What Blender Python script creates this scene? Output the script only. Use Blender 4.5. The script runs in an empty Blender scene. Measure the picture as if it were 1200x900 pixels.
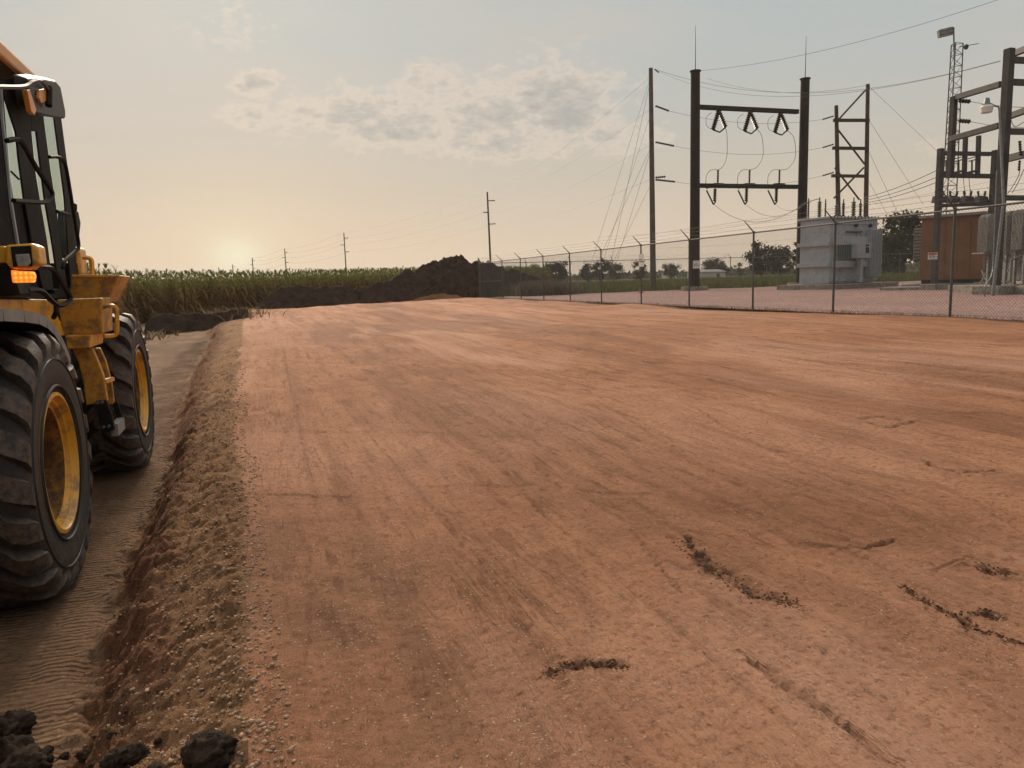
import bpy, math, random
import numpy as np
from math import sin, cos, radians, pi, sqrt, atan2
from mathutils import Vector, Matrix
random.seed(7); RNG = np.random.default_rng(7)
S = bpy.context.scene
COL = S.collection

# ------------------------------------------------------------ camera
F = 867.0
p_, y_, r_ = radians(7.96), radians(18.76), radians(1.78)
CAM = Vector((0, 0, 1.55))
fw = Vector((sin(y_)*cos(p_), cos(y_)*cos(p_), -sin(p_)))
r0 = Vector((cos(y_), -sin(y_), 0)); u0 = r0.cross(fw)
RR = cos(r_)*r0 - sin(r_)*u0; UU = sin(r_)*r0 + cos(r_)*u0
def ray(x, y): return (x-600)/F*RR + (450-y)/F*UU + fw
def at(x, y, D): return CAM + ray(x, y)*D
def onX(x, y, X): d = ray(x, y); return CAM + d*((X-CAM.x)/d.x)
def onY(x, y, Y): d = ray(x, y); return CAM + d*((Y-CAM.y)/d.y)
def onZ(x, y, Z): d = ray(x, y); return CAM + d*((Z-CAM.z)/d.z)
def foot(x, D, Z=0.55, y=330):
    """ground point whose column is x and whose camera depth is D"""
    q = at(x, y, D)
    for _ in range(4):
        q = at(x + 0, y, D); v = q - CAM
        # move the image row so that the height is Z
        y += (q.z - Z)/D*F
    return at(x, y, D)
cd = bpy.data.cameras.new('camera'); cam = bpy.data.objects.new('camera', cd); COL.objects.link(cam)
m = Matrix(((RR.x, UU.x, -fw.x), (RR.y, UU.y, -fw.y), (RR.z, UU.z, -fw.z))).to_4x4(); m.translation = CAM
cam.matrix_world = m
cd.sensor_width = 36; cd.lens = F/1200*36; cd.clip_end = 20000; cd.clip_start = 0.05
S.camera = cam

# ------------------------------------------------------------ helpers
def tag(o, label=None, cat=None, group=None, kind=None):
    if label: o['label'] = label
    if cat: o['category'] = cat
    if group: o['group'] = group
    if kind: o['kind'] = kind
    return o
def thing(name, loc, label, cat, group=None):
    o = bpy.data.objects.new(name, None); COL.objects.link(o); o.location = loc
    o.empty_display_size = .2
    return tag(o, label, cat, group)
def wloc(o):
    v = Vector((0, 0, 0))
    while o: v += o.location; o = o.parent
    return v
class MB:
    def __init__(s): s.v = []; s.f = []
    def add(s, vs, fs):
        b = len(s.v); s.v += [tuple(v) for v in vs]; s.f += [tuple(b+i for i in f) for f in fs]; return s
    def box(s, c, d, rz=0, M=None):
        x, y, z = d[0]/2, d[1]/2, d[2]/2
        vs = [Vector((a, b, e)) for e in (-z, z) for a, b in ((-x, -y), (x, -y), (x, y), (-x, y))]
        R = M if M else Matrix.Rotation(rz, 3, 'Z')
        c = Vector(c)
        return s.add([R @ v + c for v in vs], [(3,2,1,0),(4,5,6,7),(0,1,5,4),(1,2,6,5),(2,3,7,6),(3,0,4,7)])
    def beam(s, a, b, w, h=None, up=(0,0,1)):
        a = Vector(a); b = Vector(b); h = h or w; d = b-a; L = d.length; d.normalize()
        u = Vector(up)
        if abs(d.dot(u)) > .98: u = Vector((0, 1, 0))
        sd = d.cross(u).normalized(); u = sd.cross(d)
        M = Matrix((sd, d, u)).transposed()
        return s.box((a+b)/2, (w, L, h), M=M)
    def tube(s, pts, r, n=6, cap=True):
        pts = [Vector(q) for q in pts]; rs = r if isinstance(r, (list, tuple)) else [r]*len(pts)
        b = len(s.v); prev = None
        for i, q in enumerate(pts):
            d = (pts[min(i+1, len(pts)-1)] - pts[max(i-1, 0)]).normalized()
            if prev is None:
                u = Vector((0,0,1)) if abs(d.z) < .9 else Vector((1,0,0))
                u = (u - d*u.dot(d)).normalized()
            else: u = (prev - d*prev.dot(d)).normalized()
            prev = u; w = d.cross(u)
            for k in range(n):
                a = 2*pi*k/n; s.v.append(tuple(q + (u*cos(a)+w*sin(a))*rs[i]))
        for i in range(len(pts)-1):
            for k in range(n):
                s.f.append((b+i*n+k, b+i*n+(k+1)%n, b+(i+1)*n+(k+1)%n, b+(i+1)*n+k))
        if cap:
            s.f.append(tuple(b+k for k in range(n))[::-1]); s.f.append(tuple(b+(len(pts)-1)*n+k for k in range(n)))
        return s
    def lathe(s, prof, axis_pt, axis, n=32, close=False):
        """prof: (r, t) pairs round the axis"""
        A = Vector(axis).normalized(); c = Vector(axis_pt)
        u = Vector((0,0,1)) if abs(A.z) < .9 else Vector((1,0,0)); u = (u-A*u.dot(A)).normalized(); w = A.cross(u)
        b = len(s.v); m = len(prof)
        for k in range(n):
            a = 2*pi*k/n; e = u*cos(a)+w*sin(a)
            for r, t in prof: s.v.append(tuple(c + e*r + A*t))
        for k in range(n):
            k2 = (k+1) % n
            for i in range(m-1 if not close else m):
                j = (i+1) % m
                s.f.append((b+k*m+i, b+k2*m+i, b+k2*m+j, b+k*m+j))
        return s
    def prism(s, poly, off):
        poly = [Vector(q) for q in poly]; off = Vector(off); n = len(poly)
        return s.add(poly + [q+off for q in poly], [tuple(range(n)), tuple(range(2*n-1, n-1, -1))] + [(i, n+i, n+(i+1)%n, (i+1)%n) for i in range(n)])
    def build(s, name, mat, parent=None, label=None, cat=None, group=None, kind=None, origin=None, smooth=False, bevel=0, thick=0):
        if parent is not None: o0 = wloc(parent)
        elif origin is not None: o0 = Vector(origin)
        else:
            a = np.array(s.v); o0 = Vector(((a[:,0].min()+a[:,0].max())/2, (a[:,1].min()+a[:,1].max())/2, a[:,2].min()))
        me = bpy.data.meshes.new(name)
        me.from_pydata([(x-o0.x, y-o0.y, z-o0.z) for x, y, z in s.v], [], s.f)
        me.materials.append(mat)
        o = bpy.data.objects.new(name, me); COL.objects.link(o)
        if parent is not None: o.parent = parent
        else: o.location = o0
        if smooth:
            me.polygons.foreach_set('use_smooth', [True]*len(me.polygons))
            try: me.set_sharp_from_angle(angle=radians(38))
            except Exception: pass
        if thick:
            md = o.modifiers.new('t', 'SOLIDIFY'); md.thickness = thick; md.offset = 0
        if bevel:
            md = o.modifiers.new('b', 'BEVEL'); md.width = bevel; md.segments = 2; md.limit_method = 'ANGLE'; md.angle_limit = radians(40)
        return tag(o, label, cat, group, kind)
def np_mesh(name, V, Fq, mat, attrs=None, smooth=False, origin=(0,0,0), parent=None):
    """V (n,3), Fq (m,k) numpy"""
    V = np.asarray(V, dtype=np.float32) - np.asarray(origin, dtype=np.float32)
    Fq = np.asarray(Fq, dtype=np.int32); k = Fq.shape[1]
    me = bpy.data.meshes.new(name)
    me.vertices.add(len(V)); me.vertices.foreach_set('co', V.ravel())
    me.loops.add(Fq.size); me.loops.foreach_set('vertex_index', Fq.ravel())
    me.polygons.add(len(Fq)); me.polygons.foreach_set('loop_start', np.arange(0, Fq.size, k, dtype=np.int32))
    if smooth: me.polygons.foreach_set('use_smooth', np.ones(len(Fq), dtype=bool))
    me.update(calc_edges=True)
    for n, a in (attrs or {}).items():
        at_ = me.attributes.new(n, 'FLOAT', 'POINT'); at_.data.foreach_set('value', np.asarray(a, dtype=np.float32).ravel())
    me.materials.append(mat)
    o = bpy.data.objects.new(name, me); COL.objects.link(o); o.location = origin
    if parent is not None: o.parent = parent; o.location = (0,0,0)
    return o

# numpy noise
def _h(ix, iy, seed):
    n = (ix.astype(np.int64)*374761393 + iy.astype(np.int64)*668265263 + seed*1442695041) & 0x7fffffff
    n = ((n ^ (n >> 13)) * 1274126177) & 0x7fffffff
    return ((n ^ (n >> 16)) & 0xffffff) / float(0xffffff)
def vnoise(x, y, seed=0):
    ix = np.floor(x); iy = np.floor(y); fx = x-ix; fy = y-iy
    fx = fx*fx*fx*(fx*(fx*6-15)+10); fy = fy*fy*fy*(fy*(fy*6-15)+10)
    a = _h(ix, iy, seed); b = _h(ix+1, iy, seed); c = _h(ix, iy+1, seed); d = _h(ix+1, iy+1, seed)
    return (a*(1-fx)+b*fx)*(1-fy) + (c*(1-fx)+d*fx)*fy - .5
def fbm(x, y, seed=0, oct=4, gain=.5):
    t = 0; a = 1; f = 1
    for i in range(oct):
        t = t + a*vnoise(x*f+i*17.3, y*f-i*9.1, seed+i); a *= gain; f *= 2.03
    return t
def sstep(a, b, x):
    t = np.clip((x-a)/(b-a), 0, 1); return t*t*(3-2*t)

# ------------------------------------------------------------ materials
def newmat(name):
    m = bpy.data.materials.new(name); m.use_nodes = True; nt = m.node_tree
    return m, nt, nt.nodes, nt.links, nt.nodes['Principled BSDF']
def ramp(N, L, src, stops):
    r = N.new('ShaderNodeValToRGB'); e = r.color_ramp.elements
    while len(e) < len(stops): e.new(.5)
    for i, (p, c) in enumerate(stops):
        e[i].position = p; e[i].color = (*c, 1) if len(c) == 3 else c
    L.new(src, r.inputs[0]); return r.outputs[0]
def noise(N, L, scale, detail=4, rough=.55, vec=None, dist=0):
    n = N.new('ShaderNodeTexNoise'); n.inputs['Scale'].default_value = scale; n.inputs['Detail'].default_value = detail
    n.inputs['Roughness'].default_value = rough; n.inputs['Distortion'].default_value = dist
    if vec: L.new(vec, n.inputs['Vector'])
    return n.outputs['Fac']
def coords(N, L, scale=(1,1,1), kind='Object'):
    t = N.new('ShaderNodeTexCoord'); mp = N.new('ShaderNodeMapping'); mp.inputs['Scale'].default_value = scale
    L.new(t.outputs[kind], mp.inputs['Vector']); return mp.outputs[0]
def mixc(N, L, fac, a, b, mode='MIX'):
    m = N.new('ShaderNodeMix'); m.data_type = 'RGBA'; m.blend_type = mode; m.clamp_factor = True
    for inp, v in ((m.inputs[0], fac), (m.inputs[6], a), (m.inputs[7], b)):
        if isinstance(v, (int, float)): inp.default_value = v
        elif isinstance(v, tuple): inp.default_value = (*v, 1) if len(v) == 3 else v
        else: L.new(v, inp)
    return m.outputs[2]
def math_(N, L, op, a, b=0.0, clamp=False):
    m = N.new('ShaderNodeMath'); m.operation = op; m.use_clamp = clamp
    for i, v in enumerate((a, b)):
        if isinstance(v, (int, float)): m.inputs[i].default_value = v
        else: L.new(v, m.inputs[i])
    return m.outputs[0]
def bump(N, L, h, dist=.01, strength=1, prev=None):
    b = N.new('ShaderNodeBump'); b.inputs['Distance'].default_value = dist; b.inputs['Strength'].default_value = strength
    L.new(h, b.inputs['Height'])
    if prev: L.new(prev, b.inputs['Normal'])
    return b.outputs[0]
def attr(N, name):
    a = N.new('ShaderNodeAttribute'); a.attribute_name = name; return a.outputs['Fac']
def simple(name, col, rough=.7, metal=0, var=.25, scale=6, bmp=.003, bscale=None, dirt=None, dirt_amt=.5, spec=.3, coat=0):
    m, nt, N, L, B = newmat(name)
    v = coords(N, L)
    n1 = noise(N, L, scale, 6, .6, v)
    lo = tuple(c*(1-var) for c in col); hi = tuple(min(1, c*(1+var)) for c in col)
    c = ramp(N, L, n1, [(.3, lo), (.7, hi)])
    if dirt:
        n2 = noise(N, L, scale*2.7, 8, .7, v)
        f = ramp(N, L, n2, [(.62-dirt_amt*.3, (0,0,0)), (.72-dirt_amt*.2, (1,1,1))])
        c = mixc(N, L, math_(N, L, 'MULTIPLY', f, .9), c, dirt)
    L.new(c, B.inputs['Base Color']); B.inputs['Roughness'].default_value = rough; B.inputs['Metallic'].default_value = metal
    B.inputs['Specular IOR Level'].default_value = spec
    if coat: B.inputs['Coat Weight'].default_value = coat
    if bmp:
        L.new(bump(N, L, noise(N, L, bscale or scale*8, 5, .6, v), bmp), B.inputs['Normal'])
    return m
M = {}
M['corten'] = simple('weathered_steel', (.034,.025,.021), .8, 0, .3, 2, .002)
M['steel'] = simple('dark_galvanised_steel', (.075,.068,.062), .6, .2, .25, 3, .002)
M['galv'] = simple('galvanised_steel', (.23,.235,.235), .5, .5, .25, 9, .001)
M['galvd'] = simple('dull_galvanised_steel', (.11,.108,.104), .6, .3, .25, 4, .001)
M['wood'] = simple('pole_wood', (.085,.06,.045), .9, 0, .35, 3, .004)
M['woodg'] = simple('grey_pole_wood', (.13,.105,.085), .9, 0, .3, 3, .004)
M['porc'] = simple('grey_porcelain', (.06,.05,.048), .35, 0, .2, 8, 0)
M['porcb'] = simple('glazed_bushing', (.13,.12,.065), .35, 0, .2, 8, 0)
M['cable'] = simple('cable', (.08,.075,.07), .6, .3, .1, 5, 0)
M['conc'] = simple('concrete', (.30,.27,.235), .9, 0, .2, 3, .006, dirt=(.17,.10,.075), dirt_amt=.5)
M['greypaint'] = simple('grey_enamel', (.38,.40,.415), .5, .0, .12, 1.5, .002, dirt=(.27,.25,.23), dirt_amt=.25)
M['greypaint2'] = simple('mid_grey_enamel', (.27,.26,.245), .5, .0, .15, 1.5, .002, dirt=(.16,.13,.11), dirt_amt=.4)
M['panelgreen'] = simple('radiator_grey', (.20,.235,.22), .5, 0, .15, 5, 0)
M['white'] = simple('white_plate', (.75,.73,.69), .5, 0, .06, 8, 0)
M['red'] = simple('red_print', (.5,.06,.04), .5, 0, .06, 8, 0)
M['blackp'] = simple('black_print', (.02,.02,.02), .5, 0, .06, 8, 0)
M['brown'] = simple('brown_cladding', (.225,.115,.062), .65, 0, .18, .8, .004, dirt=(.16,.085,.05), dirt_amt=.3)
M['yellow'] = simple('yellow_machine_paint', (.74,.36,.030), .38, 0, .12, 2.2, .002, dirt=(.24,.13,.06), dirt_amt=.42, spec=.5)
M['yellowd'] = simple('muddy_yellow_paint', (.56,.26,.03), .55, 0, .25, 4, .004, dirt=(.16,.095,.05), dirt_amt=.5, spec=.4)
M['mirrorp'] = simple('brown_black_plastic', (.030,.019,.015), .5, 0, .2, 4, .001, spec=.25)
M['disc'] = simple('mud_stained_disc_paint', (.26,.115,.026), .8, 0, .3, 6, .004, dirt=(.07,.042,.025), dirt_amt=.75, spec=.2)
M['orange'] = simple('orange_roof_paint', (.70,.27,.035), .35, 0, .1, 2, .001, spec=.5)
M['blackm'] = simple('black_machine_paint', (.014,.012,.012), .75, 0, .25, 4, .002, dirt=(.035,.026,.020), dirt_amt=.3, spec=.10)
M['blackf'] = simple('black_plastic', (.018,.016,.016), .7, 0, .2, 4, .002, dirt=(.05,.038,.03), dirt_amt=.35, spec=.12)
M['under'] = simple('grimy_frame', (.030,.026,.024), .85, 0, .4, 5, .01, dirt=(.08,.055,.04), dirt_amt=.6)
M['headliner'] = simple('brown_headliner', (.09,.055,.035), .8, 0, .2, 4, .002)
M['seatcloth'] = simple('seat_cloth', (.025,.025,.028), .9, 0, .2, 20, .002)
M['trim'] = simple('dusty_fender_edge', (.24,.22,.20), .7, 0, .2, 6, 0)
M['chrome'] = simple('bolt_steel', (.4,.38,.36), .35, .9, .15, 20, 0)
M['lens'] = simple('lamp_lens', (.35,.32,.28), .15, .6, .3, 30, .004, spec=.6)
M['coneor'] = simple('orange_plastic', (.45,.09,.03), .6, 0, .1, 4, 0)
M['shedw'] = simple('white_siding', (.62,.58,.52), .6, 0, .05, 1, 0)
M['shedr'] = simple('grey_roof', (.25,.23,.22), .6, 0, .1, 1, 0)
def mk_amber():
    m, nt, N, L, B = newmat('amber_indicator')
    v = coords(N, L, (1,1,1)); vo = N.new('ShaderNodeTexVoronoi'); vo.inputs['Scale'].default_value = 42; vo.inputs['Randomness'].default_value = .0
    L.new(v, vo.inputs['Vector'])
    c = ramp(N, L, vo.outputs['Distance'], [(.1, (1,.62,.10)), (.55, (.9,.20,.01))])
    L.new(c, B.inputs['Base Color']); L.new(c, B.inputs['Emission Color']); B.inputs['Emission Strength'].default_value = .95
    B.inputs['Roughness'].default_value = .2
    return m
M['amber'] = mk_amber()
def mk_glass():
    m, nt, N, L, B = newmat('tinted_glass')
    out = N['Material Output']; tr = N.new('ShaderNodeBsdfTransparent'); tr.inputs[0].default_value = (.92,.96,.94,1)
    gl = N.new('ShaderNodeBsdfGlossy'); gl.inputs['Roughness'].default_value = .05
    fr = N.new('ShaderNodeFresnel'); fr.inputs[0].default_value = 1.45
    mx = N.new('ShaderNodeMixShader'); L.new(math_(N, L, 'MULTIPLY', fr.outputs[0], .25), mx.inputs[0]); L.new(tr.outputs[0], mx.inputs[1]); L.new(gl.outputs[0], mx.inputs[2])
    L.new(mx.outputs[0], out.inputs['Surface']); return m
M['glass'] = mk_glass()
def mk_rubber():
    m, nt, N, L, B = newmat('dusty_rubber')
    v = coords(N, L); n1 = noise(N, L, 3, 6, .65, v); n2 = noise(N, L, 26, 6, .7, v); d = attr(N, 'lug')
    c = ramp(N, L, n1, [(.3, (.024,.022,.022)), (.75, (.058,.050,.046))])
    f = math_(N, L, 'MULTIPLY', d, ramp(N, L, n2, [(.40, (0,0,0)), (.60, (1,1,1))]))
    c = mixc(N, L, math_(N, L, 'MULTIPLY', f, .85), c, (.135,.088,.058))
    L.new(c, B.inputs['Base Color']); B.inputs['Roughness'].default_value = .62; B.inputs['Specular IOR Level'].default_value = .35
    L.new(bump(N, L, noise(N, L, 40, 6, .7, v), .006), B.inputs['Normal']); return m
M['rubber'] = mk_rubber()

def soil(name, light, dark, speck=(.55,.42,.31), kind='pad'):
    m, nt, N, L, B = newmat(name)
    vo = coords(N, L); vs = coords(N, L, (1.0, .07, 1)); vs2 = coords(N, L, (1.0, .16, 1))
    big = noise(N, L, .5, 5, .6, vo); mid = noise(N, L, 3.1, 7, .68, vo, .6); fine = noise(N, L, 34, 7, .75, vo); grit = noise(N, L, 150, 5, .75, vo)
    st = noise(N, L, 3.2, 7, .62, vs, .35); st2 = noise(N, L, 11, 6, .65, vs2, .5)
    c = ramp(N, L, mid, [(.28, tuple(.5*(a+b) for a, b in zip(light, dark))), (.62, light)])
    if kind == 'pad':
        f = ramp(N, L, st, [(.40, (1,1,1)), (.50, (0,0,0))])
        c = mixc(N, L, math_(N, L, 'MULTIPLY', f, .75), c, tuple(x*.70 for x in light))
        f = ramp(N, L, st2, [(.37, (1,1,1)), (.46, (0,0,0))])
        c = mixc(N, L, math_(N, L, 'MULTIPLY', f, .65), c, tuple(x*.78 for x in dark))
        f = ramp(N, L, big, [(.36, (1,1,1)), (.56, (0,0,0))])
        c = mixc(N, L, math_(N, L, 'MULTIPLY', f, .5), c, dark)
        c = mixc(N, L, math_(N, L, 'MULTIPLY', attr(N, 'paler'), math_(N, L, 'ADD', .22, ramp(N, L, st, [(.38,(0,0,0)),(.60,(.6,.6,.6))]))), c, (.64,.355,.235))
        c = mixc(N, L, math_(N, L, 'MULTIPLY', ramp(N, L, noise(N, L, .9, 4, .6, vs2, .4), [(.55, (0,0,0)), (.70, (1,1,1))]), .35), c, tuple(min(1, x*1.22) for x in light))
    else:
        f = ramp(N, L, big, [(.38, (1,1,1)), (.6, (0,0,0))])
        c = mixc(N, L, math_(N, L, 'MULTIPLY', f, .6), c, dark)
    # clay patch, moist soil and the pad roll's painted shade, by vertex mask
    c = mixc(N, L, math_(N, L, 'MULTIPLY', attr(N, 'clay'), 1.0, True), c, mixc(N, L, ramp(N, L, fine, [(.4,(0,0,0)),(.6,(1,1,1))]), (.150,.060,.033), (.245,.110,.058)))
    c = mixc(N, L, math_(N, L, 'MULTIPLY', attr(N, 'tan'), math_(N, L, 'ADD', ramp(N, L, mid, [(.3,(0,0,0)),(.6,(1,1,1))]), .25), True), c, (.38,.205,.100))
    c = mixc(N, L, attr(N, 'damp_shade'), c, (.095,.050,.030))
    if kind == 'pad':
        # crisp scraper lines running along the pad
        ln = None
        for sc_, k_, wd in (((2.6,.16,1), 3.0, .014), ((5.5,.30,1), 4.0, .013)):
            nn = noise(N, L, k_, 3, .5, coords(N, L, sc_), .15)
            q = math_(N, L, 'ABSOLUTE', math_(N, L, 'SUBTRACT', nn, .5))
            q = ramp(N, L, q, [(0, (1,1,1)), (wd, (0,0,0))]); q = math_(N, L, 'MULTIPLY', q, ramp(N, L, noise(N, L, .9, 4, .6, coords(N, L, (1,.5,1.3+k_))), [(.50, (0,0,0)), (.66, (1,1,1))]))
            ln = q if ln is None else math_(N, L, 'MAXIMUM', ln, q)
        c = mixc(N, L, math_(N, L, 'MULTIPLY', ln, .30), c, tuple(x*.45 for x in dark))
    # fine tone changes and pale stones
    c = mixc(N, L, ramp(N, L, fine, [(.32, (.8,.8,.8)), (.50, (0,0,0))]), c, tuple(x*.62 for x in dark))
    c = mixc(N, L, math_(N, L, 'MULTIPLY', ramp(N, L, grit, [(.60, (0,0,0)), (.70, (1,1,1))]), .42), c, speck)
    vr = N.new('ShaderNodeTexVoronoi'); vr.inputs['Scale'].default_value = 46; L.new(vo, vr.inputs['Vector'])
    sp = ramp(N, L, vr.outputs['Distance'], [(.16, (1,1,1)), (.24, (0,0,0))])
    sel = math_(N, L, 'GREATER_THAN', math_(N, L, 'ADD', vr.outputs['Color'], math_(N, L, 'MULTIPLY', attr(N, 'stony'), .35)), .74 if kind == 'pad' else .76)
    sp = math_(N, L, 'MULTIPLY', sp, sel)
    vr2 = N.new('ShaderNodeTexVoronoi'); vr2.inputs['Scale'].default_value = 105; L.new(vo, vr2.inputs['Vector'])
    sp2 = math_(N, L, 'MULTIPLY', ramp(N, L, vr2.outputs['Distance'], [(.20, (1,1,1)), (.32, (0,0,0))]), math_(N, L, 'GREATER_THAN', vr2.outputs['Color'], .80))
    sp = math_(N, L, 'MAXIMUM', sp, sp2)
    c = mixc(N, L, math_(N, L, 'MULTIPLY', sp, .8), c, speck)
    L.new(c, B.inputs['Base Color']); B.inputs['Roughness'].default_value = .95; B.inputs['Specular IOR Level'].default_value = .12
    h = math_(N, L, 'ADD', math_(N, L, 'MULTIPLY', fine, .6), math_(N, L, 'ADD', math_(N, L, 'MULTIPLY', grit, .22), math_(N, L, 'MULTIPLY', sp, .25)))
    nb = bump(N, L, h, .046 if kind == 'pad' else .055)
    if kind == 'pad': nb = bump(N, L, math_(N, L, 'SUBTRACT', st2, math_(N, L, 'MULTIPLY', ln, .15)), .06, .9, nb)
    if kind == 'track':
        w = N.new('ShaderNodeTexWave'); w.bands_direction = 'Y'; w.inputs['Scale'].default_value = 8.5; w.inputs['Distortion'].default_value = 3.2
        w.inputs['Detail'].default_value = 3; w.inputs['Detail Scale'].default_value = 1.4
        L.new(coords(N, L, (.18,1,1)), w.inputs['Vector'])
        nb = bump(N, L, math_(N, L, 'MULTIPLY', math_(N, L, 'MULTIPLY', w.outputs['Fac'], ramp(N, L, noise(N, L, 2.6, 5, .7, vo), [(.38,(.1,.1,.1)),(.6,(1,1,1))])), attr(N, 'cleat')), .065, 1, nb)
    L.new(nb, B.inputs['Normal'])
    return m
M['pad'] = soil('red_packed_clay', (.54,.262,.145), (.29,.120,.060))
M['bank'] = soil('loose_bank_soil', (.33,.180,.090), (.17,.080,.040), (.52,.38,.25), 'bank')
M['track'] = soil('wheel_track_soil', (.43,.26,.15), (.18,.105,.062), (.50,.40,.29), 'track')
def mk_darksoil(name, a, b, sc=2.5, bd=.08):
    m, nt, N, L, B = newmat(name); v = coords(N, L)
    c = ramp(N, L, noise(N, L, sc, 8, .7, v), [(.3, a), (.72, b)])
    L.new(c, B.inputs['Base Color']); B.inputs['Roughness'].default_value = .95; B.inputs['Specular IOR Level'].default_value = .12
    L.new(bump(N, L, noise(N, L, sc*3, 8, .72, v), bd), B.inputs['Normal']); return m
M['pile'] = mk_darksoil('dark_topsoil', (.022,.013,.009), (.095,.057,.039), 2.2, .22)
M['clod'] = mk_darksoil('dark_clod_soil', (.028,.018,.013), (.10,.066,.045), 14, .03)
M['crumb'] = mk_darksoil('brown_soil_crumb', (.060,.033,.021), (.19,.100,.058), 14, .01)
M['stone'] = mk_darksoil('pale_gravel', (.17,.10,.058), (.46,.32,.21), 9, .002)
M['sand'] = mk_darksoil('orange_soil', (.13,.065,.03), (.25,.13,.06), 2, .08)
def mk_gravel():
    m, nt, N, L, B = newmat('red_quartzite_gravel'); v = coords(N, L)
    vr = N.new('ShaderNodeTexVoronoi'); vr.inputs['Scale'].default_value = 22; L.new(v, vr.inputs['Vector'])
    sep = N.new('ShaderNodeSeparateColor'); L.new(vr.outputs['Color'], sep.inputs[0])
    c = ramp(N, L, sep.outputs[0], [(0, (.18,.085,.068)), (.5, (.34,.180,.148)), (1, (.50,.325,.28))])
    c = mixc(N, L, ramp(N, L, noise(N, L, .35, 5, .6, v), [(.35,(.5,.5,.5)),(.65,(0,0,0))]), c, (.20,.125,.10))
    L.new(c, B.inputs['Base Color']); B.inputs['Roughness'].default_value = .9
    L.new(bump(N, L, vr.outputs['Distance'], .04), B.inputs['Normal']); return m
M['gravel'] = mk_gravel()
def mk_field():
    m, nt, N, L, B = newmat('far_grass'); v = coords(N, L, (1,1,1)); vx = coords(N, L, (.3,1,1))
    c = ramp(N, L, noise(N, L, .05, 8, .65, v), [(.3, (.045,.060,.018)), (.5, (.090,.105,.032)), (.7, (.17,.15,.06))])
    c = mixc(N, L, ramp(N, L, noise(N, L, 1.5, 6, .7, v), [(.35,(.6,.6,.6)),(.6,(0,0,0))]), c, (.035,.042,.016))
    L.new(c, B.inputs['Base Color']); B.inputs['Roughness'].default_value = 1; B.inputs['Specular IOR Level'].default_value = .1
    L.new(bump(N, L, noise(N, L, 2, 6, .7, v), .3), B.inputs['Normal']); return m
M['field'] = mk_field()
def mk_leaf(name, c0, c1, dry=None, transl=.35):
    m, nt, N, L, B = newmat(name)
    c = mixc(N, L, attr(N, 'tint'), c0, c1)
    if dry: c = mixc(N, L, attr(N, 'dry'), c, dry)
    L.new(c, B.inputs['Base Color']); B.inputs['Roughness'].default_value = .9; B.inputs['Specular IOR Level'].default_value = .03
    t = N.new('ShaderNodeBsdfTranslucent'); L.new(c, t.inputs[0]); mx = N.new('ShaderNodeMixShader'); mx.inputs[0].default_value = transl
    L.new(B.outputs[0], mx.inputs[1]); L.new(t.outputs[0], mx.inputs[2]); L.new(mx.outputs[0], N['Material Output'].inputs['Surface'])
    return m
M['corn'] = mk_leaf('corn_leaf', (.075,.095,.024), (.19,.190,.045), (.24,.140,.062))
M['leafd'] = mk_leaf('dark_leaf', (.022,.030,.014), (.055,.065,.028))
M['grass'] = mk_leaf('grass_blade', (.055,.075,.022), (.15,.15,.055), (.22,.17,.09))
M['dry'] = mk_leaf('dry_stalk', (.16,.11,.06), (.38,.29,.17), (.10,.065,.035), .1)
M['brushm'] = mk_leaf('grey_brush', (.15,.12,.095), (.27,.225,.175), (.10,.075,.055), .1)
M['bark'] = simple('bark', (.05,.038,.03), .9, 0, .3, 4, .01)

def proj(P):
    v = Vector(P)-CAM; D = v.dot(fw); return 600+F*v.dot(RR)/D, 450-F*v.dot(UU)/D
def foot(x, D, Z=.55):
    y = 330
    for _ in range(6):
        q = at(x, y, D); y += (q.z-Z)/D*F
    return at(x, y, D)
def topz(b, ytop):
    lo, hi = b.z-3, b.z+60
    for _ in range(40):
        mid = (lo+hi)/2
        if proj((b.x, b.y, mid))[1] > ytop: lo = mid
        else: hi = mid
    return lo
def on_wall(px, py, A, B):
    """point seen at (px,py) on the vertical plane through A and B"""
    n = Vector((B.y-A.y, A.x-B.x, 0)); d = ray(px, py); return CAM + d*((A-CAM).dot(n)/d.dot(n))

# ------------------------------------------------------------ terrain
toe_px = [(240,392),(245,400),(222,450),(200,520),(183,600),(140,700),(108,790),(88,850),(70,900)]
edge_px = [(284,380),(283,400),(276,450),(273,500),(283,560),(287,600),(290,700),(290,800),(291,890)]
tp = sorted([(onZ(x,y,0).y, onZ(x,y,0).x) for x, y in toe_px]); ep = sorted([(onZ(x,y,.36).y, onZ(x,y,.36).x) for x, y in edge_px])
TY, TX = np.array(tp).T; EY, EX = np.array(ep).T
def toe(Y): return np.interp(Y, TY, TX) + .10*fbm(Y*1.1, Y*0+3.3, 5, 4) + .05*fbm(Y*6, Y*0+1.3, 15, 3)
def edge(Y): return np.interp(Y, EY, EX) + .045*fbm(Y*1.6, Y*0+7.7, 6, 3)*np.clip(Y/5, .3, 2) + .03*fbm(Y*9, Y*0+2.2, 16, 3)
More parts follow.
